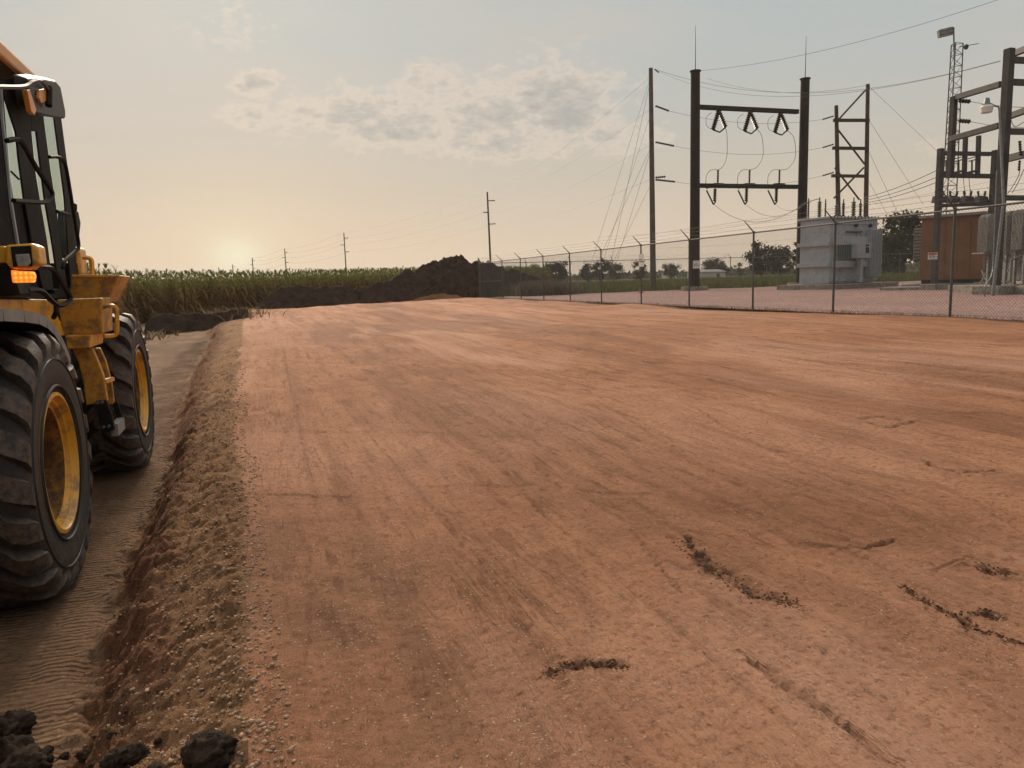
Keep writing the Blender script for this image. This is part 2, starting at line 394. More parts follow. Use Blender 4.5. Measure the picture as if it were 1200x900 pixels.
# (pixel polyline, half width m, depth m, damp 0..1, roughness)
STROKES = [
 ([(798,615),(812,630),(828,645),(848,660),(868,675),(890,687),(915,694),(935,697)], .045, .022, .95),
 ([(642,784),(660,774),(685,770),(712,770),(732,774)], .020, .015, .9),
 ([(868,757),(890,773),(925,800),(965,824),(1010,858),(1058,900)], .016, .034, .55),
 ([(1058,681),(1080,697),(1105,710),(1130,718),(1140,733),(1165,738),(1200,750)], .016, .020, .75),
 ([(1150,660),(1165,668),(1182,671)], .035, .025, .85),
 ([(1150,712),(1162,716),(1172,720)], .018, .018, .7),
 ([(1086,533),(1105,543),(1130,547),(1168,546)], .024, .02, .7),
 ([(1003,426),(1040,431),(1090,437),(1140,444),(1200,449)], .040, .022, .55),
 ([(960,427),(1010,434),(1090,444),(1150,447)], .10, .015, .22),
 ([(1010,488),(1030,485),(1048,485),(1052,489)], .03, .02, .6),
 ([(1014,492),(1035,497),(1058,495),(1078,489)], .03, .02, .5),
 ([(1112,479),(1130,481),(1158,482)], .02, .018, .5),
 ([(740,605),(758,625),(780,655),(800,684)], .010, .014, .55),
 ([(738,602),(790,606),(840,612)], .010, .008, .25),
 ([(462,438),(490,455),(520,475),(545,490)], .17, .022, .30),
 ([(545,490),(600,525),(650,556),(690,584)], .03, .014, .22),
 ([(288,573),(330,573),(385,572),(420,571)], .022, .012, .40),
 ([(625,600),(655,650),(690,700),(705,730)], .05, .010, .28),
 ([(780,545),(860,585),(940,632),(1020,636),(1050,629)], .020, .016, .45),
 ([(1020,634),(1035,632),(1052,629)], .025, .02, .7),
 ([(960,560),(1040,598),(1110,640),(1140,652)], .016, .012, .35),
 ([(1050,645),(1090,665),(1130,652)], .010, .01, .35),
 ([(390,385),(440,398),(500,420)], .05, .012, .28),
 ([(470,380),(560,400),(640,420)], .07, .012, .25),
 ([(600,395),(700,415),(780,432)], .08, .012, .22),
 ([(830,445),(870,452),(900,462)], .06, .012, .30),
 ([(1020,378),(1100,388),(1200,398)], .14, .02, .25),
 ([(840,375),(960,390),(1100,408),(1200,420)], .07, .012, .25),
 ([(328,685),(335,700),(345,715)], .010, .01, .4),
 ([(320,690),(322,712)], .02, .01, .35),
 ([(300,772),(330,785),(345,800)], .02, .01, .2),
 ([(345,402),(355,400),(375,401),(400,402)], .05, .01, .35),
 ([(880,590),(930,600),(990,640),(1080,690)], .012, .012, .25),
 ([(1100,560),(1150,580),(1200,612)], .014, .012, .3),
 ([(385,372),(430,392),(480,420),(545,460),(600,495)], .035, .018, .34),
 ([(480,366),(600,392),(760,425),(900,455)], .035, .014, .32),
 ([(600,372),(760,395),(960,427),(1200,470)], .040, .014, .34),
 ([(700,372),(900,395),(1200,432)], .045, .014, .30),
 ([(850,385),(1000,396),(1200,412)], .055, .014, .32),
 ([(430,500),(520,600),(600,700),(680,820)], .012, .012, .34),
 ([(560,520),(700,640),(850,780),(960,880)], .012, .012, .28),
 ([(700,470),(900,580),(1050,668),(1200,760)], .016, .014, .34),
 ([(800,470),(1000,560),(1200,660)], .022, .014, .32),
 ([(330,400),(345,470),(365,560),(395,680)], .016, .012, .30),
 ([(300,420),(420,424),(560,418)], .05, .010, .26),
 ([(310,500),(450,498),(640,512)], .03, .010, .22),
 ([(500,560),(640,560),(800,572)], .03, .010, .24),
 ([(680,600),(740,640),(770,680),(800,750)], .03, .006, .12),
]
PATCH = [(420,690,.9,.42),(500,790,.75,.36),(340,620,.5,.30),(480,740,.6,.30),(620,700,.5,.22),(950,590,1.0,.40),(860,640,.5,.3),(1050,640,.5,.28),(930,580,.9,.30),(985,600,.6,.22),(560,470,.8,.12),(420,690,.55,.2),(700,640,.5,.20),(1080,760,.35,.22),(880,700,.5,.15),(330,660,.3,.15),(760,530,1.0,.10),(1010,560,.7,.12),(450,800,.4,.12)]  # darker patches; those at the centre-right roll paint its shade
STONY = [(1040,745,.35),(440,770,.6),(900,735,.2),(620,780,.5),(395,700,.12),(700,760,.3),(480,640,.5),(1180,770,.3),(560,470,1.0)]
def segdist(X, Y, pts, along=False):
    best = np.full(X.shape, 1e9); tt = np.zeros(X.shape); k = 0; n = len(pts)-1
    for (ax, ay), (bx, by) in zip(pts[:-1], pts[1:]):
        dx, dy = bx-ax, by-ay; L2 = dx*dx+dy*dy
        t = np.clip(((X-ax)*dx+(Y-ay)*dy)/L2, 0, 1)
        d = np.hypot(X-ax-t*dx, Y-ay-t*dy); tt = np.where(d < best, (k+t)/n, tt); best = np.minimum(best, d); k += 1
    return (best, tt) if along else best
def padz(X): return .36 + .17*sstep(0, 13.2, X)
def terrain(X, Y, masks=False):
    tx = toe(Y); ex = edge(Y); t = np.clip((X-tx)/(ex-tx), 0, 1)
    onbank = sstep(-.25, .12, (X-tx)/(ex-tx)) * (1-sstep(.92, 1.06, (X-tx)/(ex-tx)))
    near = 1 - sstep(6, 14, Y)
    prof = .62*sstep(0, .38, t) + .38*sstep(.25, 1.0, t)
    pz = padz(X)
    z = pz*prof
    # streaky graded clay
    onpad = sstep(.9, 1.05, (X-tx)/(ex-tx))
    z = z + onpad*.085*fbm(X*.55+3, Y*.34, 10, 2)*sstep(0, 1.2, X-ex) + onpad*(.040*fbm(X*.45, Y*.22, 11, 3) + .020*fbm(X*2.6, Y*.30, 12, 4) + .010*fbm(X*9, Y*2.6, 13, 3) + .006*fbm(X*24, Y*22, 14, 2))
    # loose bank
    lump = fbm(X*3.1, Y*2.2, 21, 5, .55); l2 = fbm(X*11, Y*10, 22, 4, .6); rid = np.abs(vnoise(X*3.4+Y*1.7, Y*.9-X*.8, 23))
    ft = 1-.74*sstep(.30, .55, t)
    z = z + onbank*(.10*lump*ft + .050*l2*ft + .06*(.25-rid)*near*ft + .030*fbm(X*26, Y*24, 24, 3, .65))
    # wheel track
    ontrk = 1 - sstep(-.12, .05, (X-tx)/(ex-tx))
    z = z + ontrk*(.020*fbm(X*1.6, Y*.5, 31, 4) + .010*fbm(X*14, Y*12, 32, 3) + .028*sstep(.25, .5, vnoise(X*1.3, Y*.15, 33)))
    damp_shade = np.zeros_like(X)
    for pts, w, d, dm in STROKES:
        P = [(q.x, q.y) for q in (onZ(a, b, .40) for a, b in pts)]
        xs = [q[0] for q in P]; ys = [q[1] for q in P]; pad = w*5+.1
        sel = (X > min(xs)-pad) & (X < max(xs)+pad) & (Y > min(ys)-pad) & (Y < max(ys)+pad)
        if not sel.any(): continue
        x, y = X[sel], Y[sel]
        wx = .35*w/.02*.01; k = 1.0/max(w*5, .05)
        nz = 1.7 if dm >= .6 else .7; dd, al = segdist(x + w*nz*fbm(x*k*3, y*k*2, 41, 3), y + w*nz*fbm(x*k*3+9, y*k*2, 42, 3), P, True)
        ww = w*(.55 + 1.2*np.clip(.5+fbm(x*k, y*k, 43, 3), 0, 1.2))
        ww = ww*(.30 + .85*np.sin(np.pi*np.clip(al, .02, .98))**.7)
        g = 1 - sstep(.30*ww, 1.1*ww, dd)
        halo = (1 - sstep(.8*ww, 4.0*ww, dd))*np.clip(.45+1.3*fbm(x*k*2.2, y*k*2.2, 46, 4), 0, 1)*.42*dm
        br = (.12 if dm >= .6 else .6)+(.88 if dm >= .6 else .4)*sstep(-.18, .16, fbm(x/w*.35, y/w*.35, 44, 3))
        d *= .62; z[sel] -= g*d*br; rim = np.exp(-((dd-1.5*ww)/(.5*ww))**2); z[sel] += rim*d*.35
        damp_shade[sel] = np.maximum(damp_shade[sel], np.maximum(g*dm*br*.85, halo))
        if dm > .6: z[sel] += g*.026*fbm(x*38, y*38, 45, 3)
    if not masks: return z
    for a, b, rad, s in PATCH:
        s = s*.72
        q = onZ(a, b, .4); d = np.hypot(X-q.x + .25*fbm(X*2, Y*2, 51, 4), (Y-q.y)*.75 + .3*fbm(X*2+5, Y*2, 52, 4))
        damp_shade = np.maximum(damp_shade, s*(1-sstep(.15*rad, rad, d))*(.55+.9*np.clip(.5+fbm(X*5, Y*5, 53, 4), 0, 1)))
    stony = np.zeros_like(X)
    for a, b, rad in STONY:
        q = onZ(a, b, .4); d = np.hypot(X-q.x, (Y-q.y)*.8); stony = np.maximum(stony, 1-sstep(.2*rad, rad*1.3, d))
    red = onbank*(1-sstep(.30, .60, t + .25*fbm(X*4, Y*3, 61, 4)))*sstep(-.02, .10, t)
    red = np.clip(red*(.8+.8*fbm(X*7, Y*7, 62, 4)), 0, 1)
    tan = onbank*sstep(.35, .7, t + .2*fbm(X*3, Y*2, 63, 4))*(.55+fbm(X*4, Y*5, 64, 4))
    lane = np.exp(-((X-(-1.25))/.55)**4)*ontrk*(.5+1.2*np.clip(.5+vnoise(X*1.5, Y*.5, 66), 0, 1))
    damp_shade = np.maximum(damp_shade, onbank*.55*sstep(.18, .45, fbm(X*5, Y*5, 67, 4)))
    damp_shade = np.maximum(damp_shade, ontrk*sstep(5.5, 10, Y)*(.38+.5*np.clip(fbm(X*2.2, Y*.4, 69, 4)+.2, 0, 1)))
    # far wheel track is damper, dark
    damp_shade = np.maximum(damp_shade, ontrk*.35*sstep(-.1, .5, fbm(X*.9, Y*.35, 68, 4)))
    lane_ = vnoise(X*1.15 + .12*vnoise(X*0+1.5, Y*.25, 59) + Y*.012, X*0+Y*.015, 60)
    damp_shade = np.maximum(damp_shade, onpad*.20*sstep(.06, .12, lane_)*np.clip(.7+fbm(X*3, Y*1.2, 65, 4), 0, 1))
    dr = onpad*np.clip(.55*sstep(9, 22, Y+2*fbm(X*.4, Y*.4, 72, 3)) + .9*sstep(.0, .35, fbm(X*.55, Y*.16, 73, 5)) + .5*sstep(2.6, 1.8, Y)*sstep(.3, 1.2, X), 0, 1)  # paler clay, more so with distance along the pad
    for a, b, rad, s_ in ((1120,850,1.0,.9),(960,860,.5,.6),(700,860,.7,.5),(1130,720,.6,.6),(560,480,1.6,.5),(400,520,1.4,.45),(900,500,1.6,.5)):
        q = onZ(a, b, .4); d = np.hypot(X-q.x + .3*fbm(X*2, Y*.7, 55, 4), (Y-q.y)*.7 + .3*fbm(X*2+5, Y*.7, 56, 4)); dr = np.maximum(dr, onpad*s_*(1-sstep(.3*rad, rad, d)))
    damp_shade = np.maximum(damp_shade, .85*sstep(12.72, 13.02, X + .12*fbm(X*2, Y*1.5, 57, 4)))
    damp_shade = np.maximum(damp_shade, onpad*.35*(sstep(.16,.40, fbm(X*.5, Y*.10, 58, 5)))*sstep(7, 14, Y))
    return z, damp_shade, stony, red, np.clip(tan, 0, 1), np.clip(lane, 0, 1), dr
xs = np.concatenate([np.arange(-10, -4, .09), np.arange(-4, -1.9, .03), np.arange(-1.9, 4.5, .0135)])
st = .0135; x = 4.5; ex = []
while x < 13.2: ex.append(x); st *= 1.006; x += st
xs = np.concatenate([xs, ex, [13.25]])
ys = [-6.0]
while ys[-1] < 1.3: ys.append(ys[-1]+.12)
y = 1.4
while y < 47: ys.append(y); y += y*.0046
ys = np.array(ys + [47.2])
GX, GY = np.meshgrid(xs, ys)
fx, fy = GX.ravel(), GY.ravel()
tz, damp_shade, stony, clay, tan, cleat, paler = terrain(fx, fy, True)
V = np.stack([fx, fy, tz], 1)
nx, ny = len(xs), len(ys)
I = np.arange(nx*ny).reshape(ny, nx)
Q = np.stack([I[:-1,:-1].ravel(), I[:-1,1:].ravel(), I[1:,1:].ravel(), I[1:,:-1].ravel()], 1)
cx = fx[Q].mean(1); cy = fy[Q].mean(1)
te, ee = toe(cy), edge(cy)
jit = .05*fbm(cx*9, cy*9, 71, 3)
kindf = np.where(cx+jit > ee, 0, np.where(cx+jit < te, 2, 1))
for k, (nm, mt) in enumerate((('dirt_pad', M['pad']), ('dirt_bank', M['bank']), ('wheel_track', M['track']))):
    q = Q[kindf == k]; u, inv = np.unique(q, return_inverse=True)
    o = np_mesh(nm, V[u], inv.reshape(q.shape), mt, dict(damp_shade=damp_shade[u], stony=stony[u], clay=clay[u], tan=tan[u], cleat=cleat[u], paler=paler[u]), smooth=True)
    tag(o, kind='structure')
def hz(x, y):
    return float(terrain(np.array([float(x)]), np.array([float(y)]))[0])

# far ground, one sheet to the horizon
gx = np.array([-3000,-2000,-1000,-400,-150,-60,-20,-9.95,-1.6,.6,13.0,13.42,20,40,60,90,150,300,700,1500,3000.])
gy = np.array([-400,-60,-20,-5.9,0,20,46.8,49,55,65,80,110,160,250,450,800,1500,3400.])
A, Bg = np.meshgrid(gx, gy)
right = (A > 13.1); mid = (A > .5)
Zg = np.where(right, .50, np.where(mid, .10, -.10)); Zg = np.where((A > -9.96) & (A < 13.3) & (Bg > -6) & (Bg < 48), -.6, Zg); Zg = np.where((Bg > 48) & mid, .50, Zg)
Zg = Zg + np.where(Bg > 100, .0, 0)
I = np.arange(A.size).reshape(A.shape)
Q = np.stack([I[:-1,:-1].ravel(), I[:-1,1:].ravel(), I[1:,1:].ravel(), I[1:,:-1].ravel()], 1)
tag(np_mesh('ground', np.stack([A.ravel(), Bg.ravel(), Zg.ravel()], 1), Q, M['field']), kind='structure')

# gravel yard
FX = 13.2; BY = 44.6
gxs = np.concatenate([np.arange(FX+.02, 24, .12), np.arange(24, 80, .6)]); gys = np.concatenate([np.arange(2, 14, .12), np.arange(14, BY+.3, .22)])
A, Bg = np.meshgrid(gxs, gys); fa, fb = A.ravel(), Bg.ravel()
zy = .545 + .03*fbm(fa*.6, fb*.4, 81, 4) + .018*fbm(fa*7, fb*7, 82, 3)
I = np.arange(A.size).reshape(A.shape)
Q = np.stack([I[:-1,:-1].ravel(), I[:-1,1:].ravel(), I[1:,1:].ravel(), I[1:,:-1].ravel()], 1)
tag(np_mesh('gravel_yard', np.stack([fa, fb, zy], 1), Q, M['gravel'], smooth=True), kind='structure')

# loose stones scattered over bank, pad and track: nobody could count them
ph = (1+5**.5)/2
ICO = np.array([(-1,ph,0),(1,ph,0),(-1,-ph,0),(1,-ph,0),(0,-1,ph),(0,1,ph),(0,-1,-ph),(0,1,-ph),(ph,0,-1),(ph,0,1),(-ph,0,-1),(-ph,0,1)])/1.9
ICF = np.array([(0,11,5),(0,5,1),(0,1,7),(0,7,10),(0,10,11),(1,5,9),(5,11,4),(11,10,2),(10,7,6),(7,1,8),(3,9,4),(3,4,2),(3,2,6),(3,6,8),(3,8,9),(4,9,5),(2,4,11),(6,2,10),(8,6,7),(9,8,1)])
def stones(name, X, Y, R, mat, label, cat):
    n = len(X); Z = terrain(X, Y)
    v = ICO[None]*(1+.95*(RNG.random((n,12,1))-.5))*R[:,None,None]*np.stack([np.ones(n), .6+.5*RNG.random(n), .45+.35*RNG.random(n)],1)[:,None,:]
    a = RNG.random(n)*6.28; c, s = np.cos(a)[:,None], np.sin(a)[:,None]
    vx = v[...,0]*c - v[...,1]*s; vy = v[...,0]*s + v[...,1]*c
    P = np.stack([vx+X[:,None], vy+Y[:,None], v[...,2]+(Z+R*.15)[:,None]], -1).reshape(-1,3)
    Fc = (ICF[None]+np.arange(n)[:,None,None]*12).reshape(-1,3)
    return tag(np_mesh(name, P, Fc, mat), label, cat, kind='stuff')
n = 15000
Y = 1.6*np.exp(RNG.random(n)*2.1); tt = RNG.random(n)*1.15+.02
X = toe(Y) + tt*(edge(Y)-toe(Y)); keep = RNG.random(n) < .25+.75*sstep(.3,.7,tt)
X, Y = X[keep], Y[keep]
stones('bank_gravel', X, Y, .0018+.0065*RNG.random(len(X))**3.5*(1+Y*.06), M['stone'], 'small pale stones and crumbs of soil strewn over the bank beside the pad', 'gravel')
n = 9000
Y = 1.5*np.exp(RNG.random(n)*1.7); X = -.15 + RNG.random(n)*(.9+Y*1.2)
keep = RNG.random(n) < (.25+1.4*np.clip(fbm(X*1.5, Y*1.5, 91, 3)+.1, 0, 1))*(.08+.92*sstep(.1,.7,X)); X, Y = X[keep], Y[keep]
stones('pad_gravel', X, Y, (.0008+.0022*RNG.random(len(X))**3)*(.45+Y*.22), M['stone'], 'tiny pale stones pressed into the red clay pad', 'gravel')
n = 900
cl = []
for pts, w, d, dm in STROKES[:6]:
    if dm < .7: continue
    for (a, b), (c, e) in zip(pts[:-1], pts[1:]):
        for k in range(150):
            t = RNG.random(); q = onZ(a+(c-a)*t, b+(e-b)*t, .4); cl.append((q.x+RNG.normal()*w*.75, q.y+RNG.normal()*w*.75))
n2 = 2600; Yb = 1.8*np.exp(RNG.random(n2)*2.2); Xb = toe(Yb)+(RNG.random(n2)*.7-.1)*(edge(Yb)-toe(Yb))
cl = np.concatenate([np.array(cl), np.stack([Xb, Yb], 1)])
stones('soil_crumbs', cl[:,0], cl[:,1], .0010+.0052*RNG.random(len(cl))**3.4, M['crumb'], 'dark crumbs of soil along the ruts and the foot of the bank', 'soil crumbs')

# ------------------------------------------------------------ dark clods by the bank
def clod(px, py, rad, label, seed, zs=.7, z=None):
    q = onZ(px, py, .12)
    for _ in range(3): q = onZ(px, py, hz(q.x, q.y))
    import bmesh
    bm = bmesh.new(); bmesh.ops.create_icosphere(bm, subdivisions=4, radius=1)
    co = np.array([v.co[:] for v in bm.verts])
    f = 1 + .42*(fbm(co[:,0]*1.1+seed, co[:,1]*1.1+co[:,2]*.8, seed, 4, .6)) + .34*fbm(co[:,0]*4+co[:,2]*3, co[:,1]*4-co[:,2]*2+seed, seed+1, 5, .7)
    co = co*f[:,None]*np.array([rad, rad*.85, rad*zs])
    for v, c in zip(bm.verts, co): v.co = c
    me = bpy.data.meshes.new('dirt_clod'); bm.to_mesh(me); bm.free()
    me.polygons.foreach_set('use_smooth', [True]*len(me.polygons)); me.materials.append(M['clod'])
    o = bpy.data.objects.new('dirt_clod', me); COL.objects.link(o); o.location = (q.x, q.y, hz(q.x, q.y)+rad*zs*.55); o.rotation_euler.z = seed
    tag(o, label, 'clod', 'dark clods at the foot of the bank')
CL = [(249,887,.062,'largest dark round clod of soil, alone right of the others at the bottom edge'),
 (15,862,.068,'big dark crumbly clod at the bottom left corner, highest of its heap'),
 (131,863,.018,'small round dark clod lying apart above the row of clods'),
 (185,867,.011,'tiny dark clod between the big round one and the small round one'),
 (101,888,.026,'upright dark clod in the row left of the wide flat clod'),
 (75,889,.018,'small dark clod just left of the upright clod'),
 (163,890,.034,'wide dark clod in the bottom row, nearest left of the big round clod'),
 (138,901,.030,'dark clod cut by the bottom edge, below the wide clod'),
 (182,903,.030,'low dark clod at the bottom edge under the gap before the big round clod'),
 (12,893,.085,'flat dark lump of soil filling the bottom left corner'),
 (48,893,.040,'dark lumpy clod on the right flank of the corner heap'),
 (30,908,.075,'dark clod at the very bottom, front of the corner heap'),
 (57,880,.016,'small dark clod resting beside the corner heap'),
 (112,902,.020,'small dark clod at the bottom edge below the upright clod'),
 (214,636,.0,'')]
for i, (a, b, r_c, lb) in enumerate(CL):
    if r_c: clod(a, b, r_c, lb, i+3)

# ------------------------------------------------------------ soil heaps
def heap(name, sil, basef, zbase, label, cat, mat, steep=1.15, dx=.08, dy=.08, back=1.0, amp=.22, seed=3, xpad=.4):
    """sil: (px, py) outline of the crest; basef: (px,py) front foot"""
    bs = [onZ(a, b, zbase) for a, b in basef]; bx = np.array([q.x for q in bs]); by = np.array([q.y for q in bs]); o_ = np.argsort(bx); bx, by = bx[o_], by[o_]
    cr = []
    for a, b in sil:
        h = 1.0
        for _ in range(8):
            q0 = None
            # find crest depth: front foot + h*steep behind
            lo, hi = 5., 200.
            for _ in range(30):
                mD = (lo+hi)/2; q = at(a, b, mD)
                if q.y < np.interp(q.x, bx, by) + h*steep: lo = mD
                else: hi = mD
            q = at(a, b, lo); h = max(.02, q.z-zbase)
        cr.append((q.x, h))
    cr.sort(); cx_, ch = np.array(cr).T
    X = np.arange(cx_.min()-xpad, cx_.max()+xpad, dx); Hm = ch.max()
    Yr = np.arange(by.min()-.8, by.max()+Hm*steep*(1+back)+2, dy)
    A, Bm = np.meshgrid(X, Yr); a, b = A.ravel(), Bm.ravel()
    H = np.interp(a, cx_, ch, left=0, right=0)
    H = H*sstep(cx_.min()-xpad, cx_.min()+.1, a)*(1-sstep(cx_.max()-.1, cx_.max()+xpad, a))
    yb = np.interp(a, bx, by) + .35*fbm(a*.7, a*0, seed, 4)
    s = (b-yb)/(np.maximum(H, .25)*steep)
    s = s + .12*fbm(a*.8, b*.8, seed+5, 4)
    prof = np.where(s < 1, np.clip(s, 0, 1)**.85, np.clip(1-(s-1)/back, 0, 1)); prof = np.where(prof > .85, .85+.15*np.sin((prof-.85)/.15*pi/2), prof)
    sc = np.clip(H, .3, 3)
    z = zbase-.05 + H*prof + amp*.55*np.minimum(prof*5, 1)*(.12-np.abs(vnoise(a*2.1, b*1.4, seed+7)))*np.clip(H, .4, 1.4) + amp*sc*.30*np.minimum(prof*3, 1)*(fbm(a*.9, b*.9, seed+1, 5, .6)) + amp*.28*np.minimum(prof*4, 1)*(fbm(a*3.5, b*3.5, seed+2, 4, .6))
    z = np.where(prof <= .001, zbase-.35, z)
    I = np.arange(A.size).reshape(A.shape)
    Qh = np.stack([I[:-1,:-1].ravel(), I[:-1,1:].ravel(), I[1:,1:].ravel(), I[1:,:-1].ravel()], 1)
    Qh = Qh[(z[Qh] > zbase-.3).any(1)]
    u, inv = np.unique(Qh, return_inverse=True)
    P = np.stack([a, b, z], 1)[u]; org = (float(P[:,0].mean()), float(P[:,1].mean()), zbase)
    o = np_mesh(name, P, inv.reshape(Qh.shape), mat, smooth=True, origin=org)
    return tag(o, label, cat)
heap('soil_pile', [(300,358),(308,350),(318,342),(332,336),(345,334),(360,335),(400,335),(425,334),(440,331),(455,327),(466,320),(476,318),(490,312),(503,310),(512,304),(522,300),(536,300),(548,305),(556,310),(562,307),(572,306),(584,311),(600,316),(622,321),(640,329),(655,337),(668,344)],
     [(300,361.5),(400,357.5),(500,353),(570,350.5),(600,348),(640,347),(700,346)], .42, 'long dark topsoil pile behind the far end of the pad, peaked beside the fence corner', 'soil pile', M['pile'], seed=3, amp=.5)
heap('soil_heap', [(168,378),(180,370),(192,367),(215,366),(240,365),(255,366),(270,362),(284,360),(292,362)],
     [(160,395),(168,393),(200,391),(240,388),(285,384),(296,383)], 0.0, 'small dark soil heap beside the track in front of the corn', 'soil pile', M['pile'], seed=33, amp=.3, dx=.05, dy=.05, xpad=.25)
heap('sand_spill', [(483,350),(492,347),(505,345),(520,343),(535,344),(545,349)], [(478,354.5),(500,353.6),(548,352)], .42, 'orange brown soil spill at the foot of the dark pile', 'soil pile', M['sand'], seed=53, amp=.3, dx=.05, dy=.05, xpad=.2)

# ------------------------------------------------------------ corn field
def ribbon(pts, w, side):
    """flat strip along pts"""
    n = len(pts); V = []
    for i, p in enumerate(pts):
        ww = w*min(1, 2.2*(1-i/(n-1)) + .05)*(1 if i else .6)
        V += [np.array(p)-side*ww/2, np.array(p)+side*ww/2]
    return V, [(2*i, 2*i+1, 2*i+3, 2*i+2) for i in range(n-1)]
def corn_template(seed):
    r = random.Random(seed); V, Fa, T, D = [], [], [], []
    def put(v, f, t, d):
        b = len(V); V.extend(v); Fa.extend([tuple(b+i for i in q) for q in f]); T.extend([t]*len(v)); D.extend([d]*len(v) if not hasattr(d, '__len__') else d)
    H = 2.25+r.random()*.2
    for k in range(2):
        a = k*pi/2; s = np.array((cos(a), sin(a), 0))
        v, f = ribbon([(0,0,0),(0,0,H*.5),(0,0,H)], .03, s); put(v, f, .2, .45)
    nl = 16
    for k in range(nl):
        z0 = .15 + (H-.20)*k/nl; a = (k % 2)*pi + r.uniform(-.6, .6); L = r.uniform(.55, .85)*(1 if z0 < 1.7 else .75)
        up = r.uniform(.5, 1.0) if z0 > 1.0 else r.uniform(-.1, .5)
        d = np.array((cos(a), sin(a), 0)); s = np.array((-sin(a), cos(a), 0)); tw = r.uniform(-.5,.5); s = s*cos(tw)+np.array((0,0,1))*sin(tw)
        pts = [np.array((0,0,z0)) + d*L*t + np.array((0,0,1))*(up*L*t - (up+.75)*L*t*t) for t in (0,.25,.5,.75,1)]
        dry = max(0, min(1, 2.15-z0/1.0)) + r.uniform(-.15,.2)
        v, f = ribbon(pts, r.uniform(.07,.10), s); put(v, f, r.random(), max(0, min(1, dry)))
    for k in range(6):
        a = r.uniform(0, 6.28); d = np.array((cos(a), sin(a), 0)); t_ = r.uniform(.05,.22) if k else 0
        v, f = ribbon([np.array((0,0,H-.02)), np.array((0,0,H+.12))+d*t_*.6, np.array((0,0,H+.2))+d*t_], .03, np.array((-sin(a), cos(a), 0))); put(v, f, .35, .05)
    return np.array(V), np.array(Fa), np.array(T), np.array(D)
TM = [corn_template(i) for i in range(6)]
CE = [(-60,24),(-14,33),(-8,37.5),(-5.5,40.5),(-1,47),(10,58),(25,74),(45,98)]   # front line of the field
pl = []
cex = np.array([c[0] for c in CE], float); cey = np.array([c[1] for c in CE], float)
for row in range(16):
    off = row*.76
    x = -30.
    while x < 34:
        y0 = float(np.interp(x, cex, cey)); sl = .9
        x += (.2 + .04*random.random())*(.75 if row < 3 else 1.3 if row < 8 else 2)*(1.0)
        pl.append((x+random.gauss(0,.04), y0+off*1.25+random.gauss(0,.06), random.uniform(.97,1.04)*1.03))
for k in range(2600):     # plants deep in the field, for the skyline
    x = random.uniform(-40, 40); pl.append((x, float(np.interp(x, cex, cey))+16+random.random()**1.5*60, random.uniform(.95,1.08)))
for k in range(70):        # ragged corner plants nearest the loader
    x = random.uniform(-9.5, -5.8); pl.append((x, random.uniform(32.5, 37), random.uniform(1.0,1.13)))
pl = np.array(pl); cornz = np.where(pl[:,0] > 0, np.clip((pl[:,0])*.02,0,.42), 0)
ti = RNG.integers(0, 6, len(pl)); VV, FF, TT, DD = [], [], [], []; base = 0
for k in range(6):
    P = pl[ti == k]; zc = cornz[ti == k]; tv, tf, tt_, td = TM[k]; n = len(P); a = RNG.random(n)*6.28; c, s = np.cos(a)[:,None], np.sin(a)[:,None]; sc = P[:,2][:,None]
    lx, ly = RNG.normal(size=(n,1))*.03, RNG.normal(size=(n,1))*.03
    x = (tv[:,0]*c - tv[:,1]*s)*sc + P[:,0:1] + lx*tv[:,2]; y = (tv[:,0]*s + tv[:,1]*c)*sc + P[:,1:2] + ly*tv[:,2]; z = tv[:,2]*sc + zc[:,None] - .05
    VV.append(np.stack([x,y,z], -1).reshape(-1,3)); FF.append((tf[None]+(np.arange(n)*len(tv))[:,None,None]+base).reshape(-1,4)); base += n*len(tv)
    tw = np.clip(tt_[None]+RNG.normal(size=(n,1))*.25, 0, 1); dw = np.clip(td[None]+RNG.normal(size=(n,1))*.12, 0, 1)
    TT.append(tw.ravel()); DD.append(dw.ravel())
tag(np_mesh('corn_field', np.concatenate(VV), np.concatenate(FF), M['corn'], dict(tint=np.concatenate(TT), dry=np.concatenate(DD))),
    'tall green corn with dry brown lower leaves across the left horizon', 'corn field', kind='stuff')

def blades(name, pts, hmin, hmax, w, per, spread, mat, label, cat, lean=.35, origin=None):
    """clumps of thin blades; pts (n,3)"""
    pts = np.asarray(pts, float); n = len(pts)*per
    b = np.repeat(pts, per, 0) + np.concatenate([RNG.normal(size=(n,2))*spread, np.zeros((n,1))], 1)
    a = RNG.random(n)*6.28; h = hmin+(hmax-hmin)*RNG.random(n); l = RNG.random(n)*lean*h
    d = np.stack([np.cos(a), np.sin(a), np.zeros(n)], 1); s = np.stack([-np.sin(a), np.cos(a), np.zeros(n)], 1)
    z = np.array([0,0,1.])
    v0, v1 = b-s*w/2, b+s*w/2; m0 = b+d*l[:,None]*.35+z*h[:,None]*.6; v2, v3 = m0+s*w*.4, m0-s*w*.4; v4 = b+d*l[:,None]+z*h[:,None]
    V = np.stack([v0,v1,v2,v3,v4+s*w*.05,v4-s*w*.05], 1).reshape(-1,3); k = np.arange(n)[:,None]*6
    Q = np.concatenate([k+np.array([[0,1,2,3]]), k+np.array([[3,2,4,5]])])
    t = np.repeat(RNG.random(n), 6); dr = np.repeat((RNG.random(n) < .25)*RNG.random(n), 6)
    return tag(np_mesh(name, V, Q, mat, dict(tint=t, dry=dr)), label, cat, kind='stuff')
def box_pts(n, x0, x1, y0, y1, z): return np.stack([x0+(x1-x0)*RNG.random(n), y0+(y1-y0)*RNG.random(n), np.full(n, z)], 1)
g1 = box_pts(9000, 13, 75, BY+.9, BY+30, .48); g2 = box_pts(6000, 0, 150, BY+25, BY+95, .48); g2 = g2[g2[:,1] > 70]
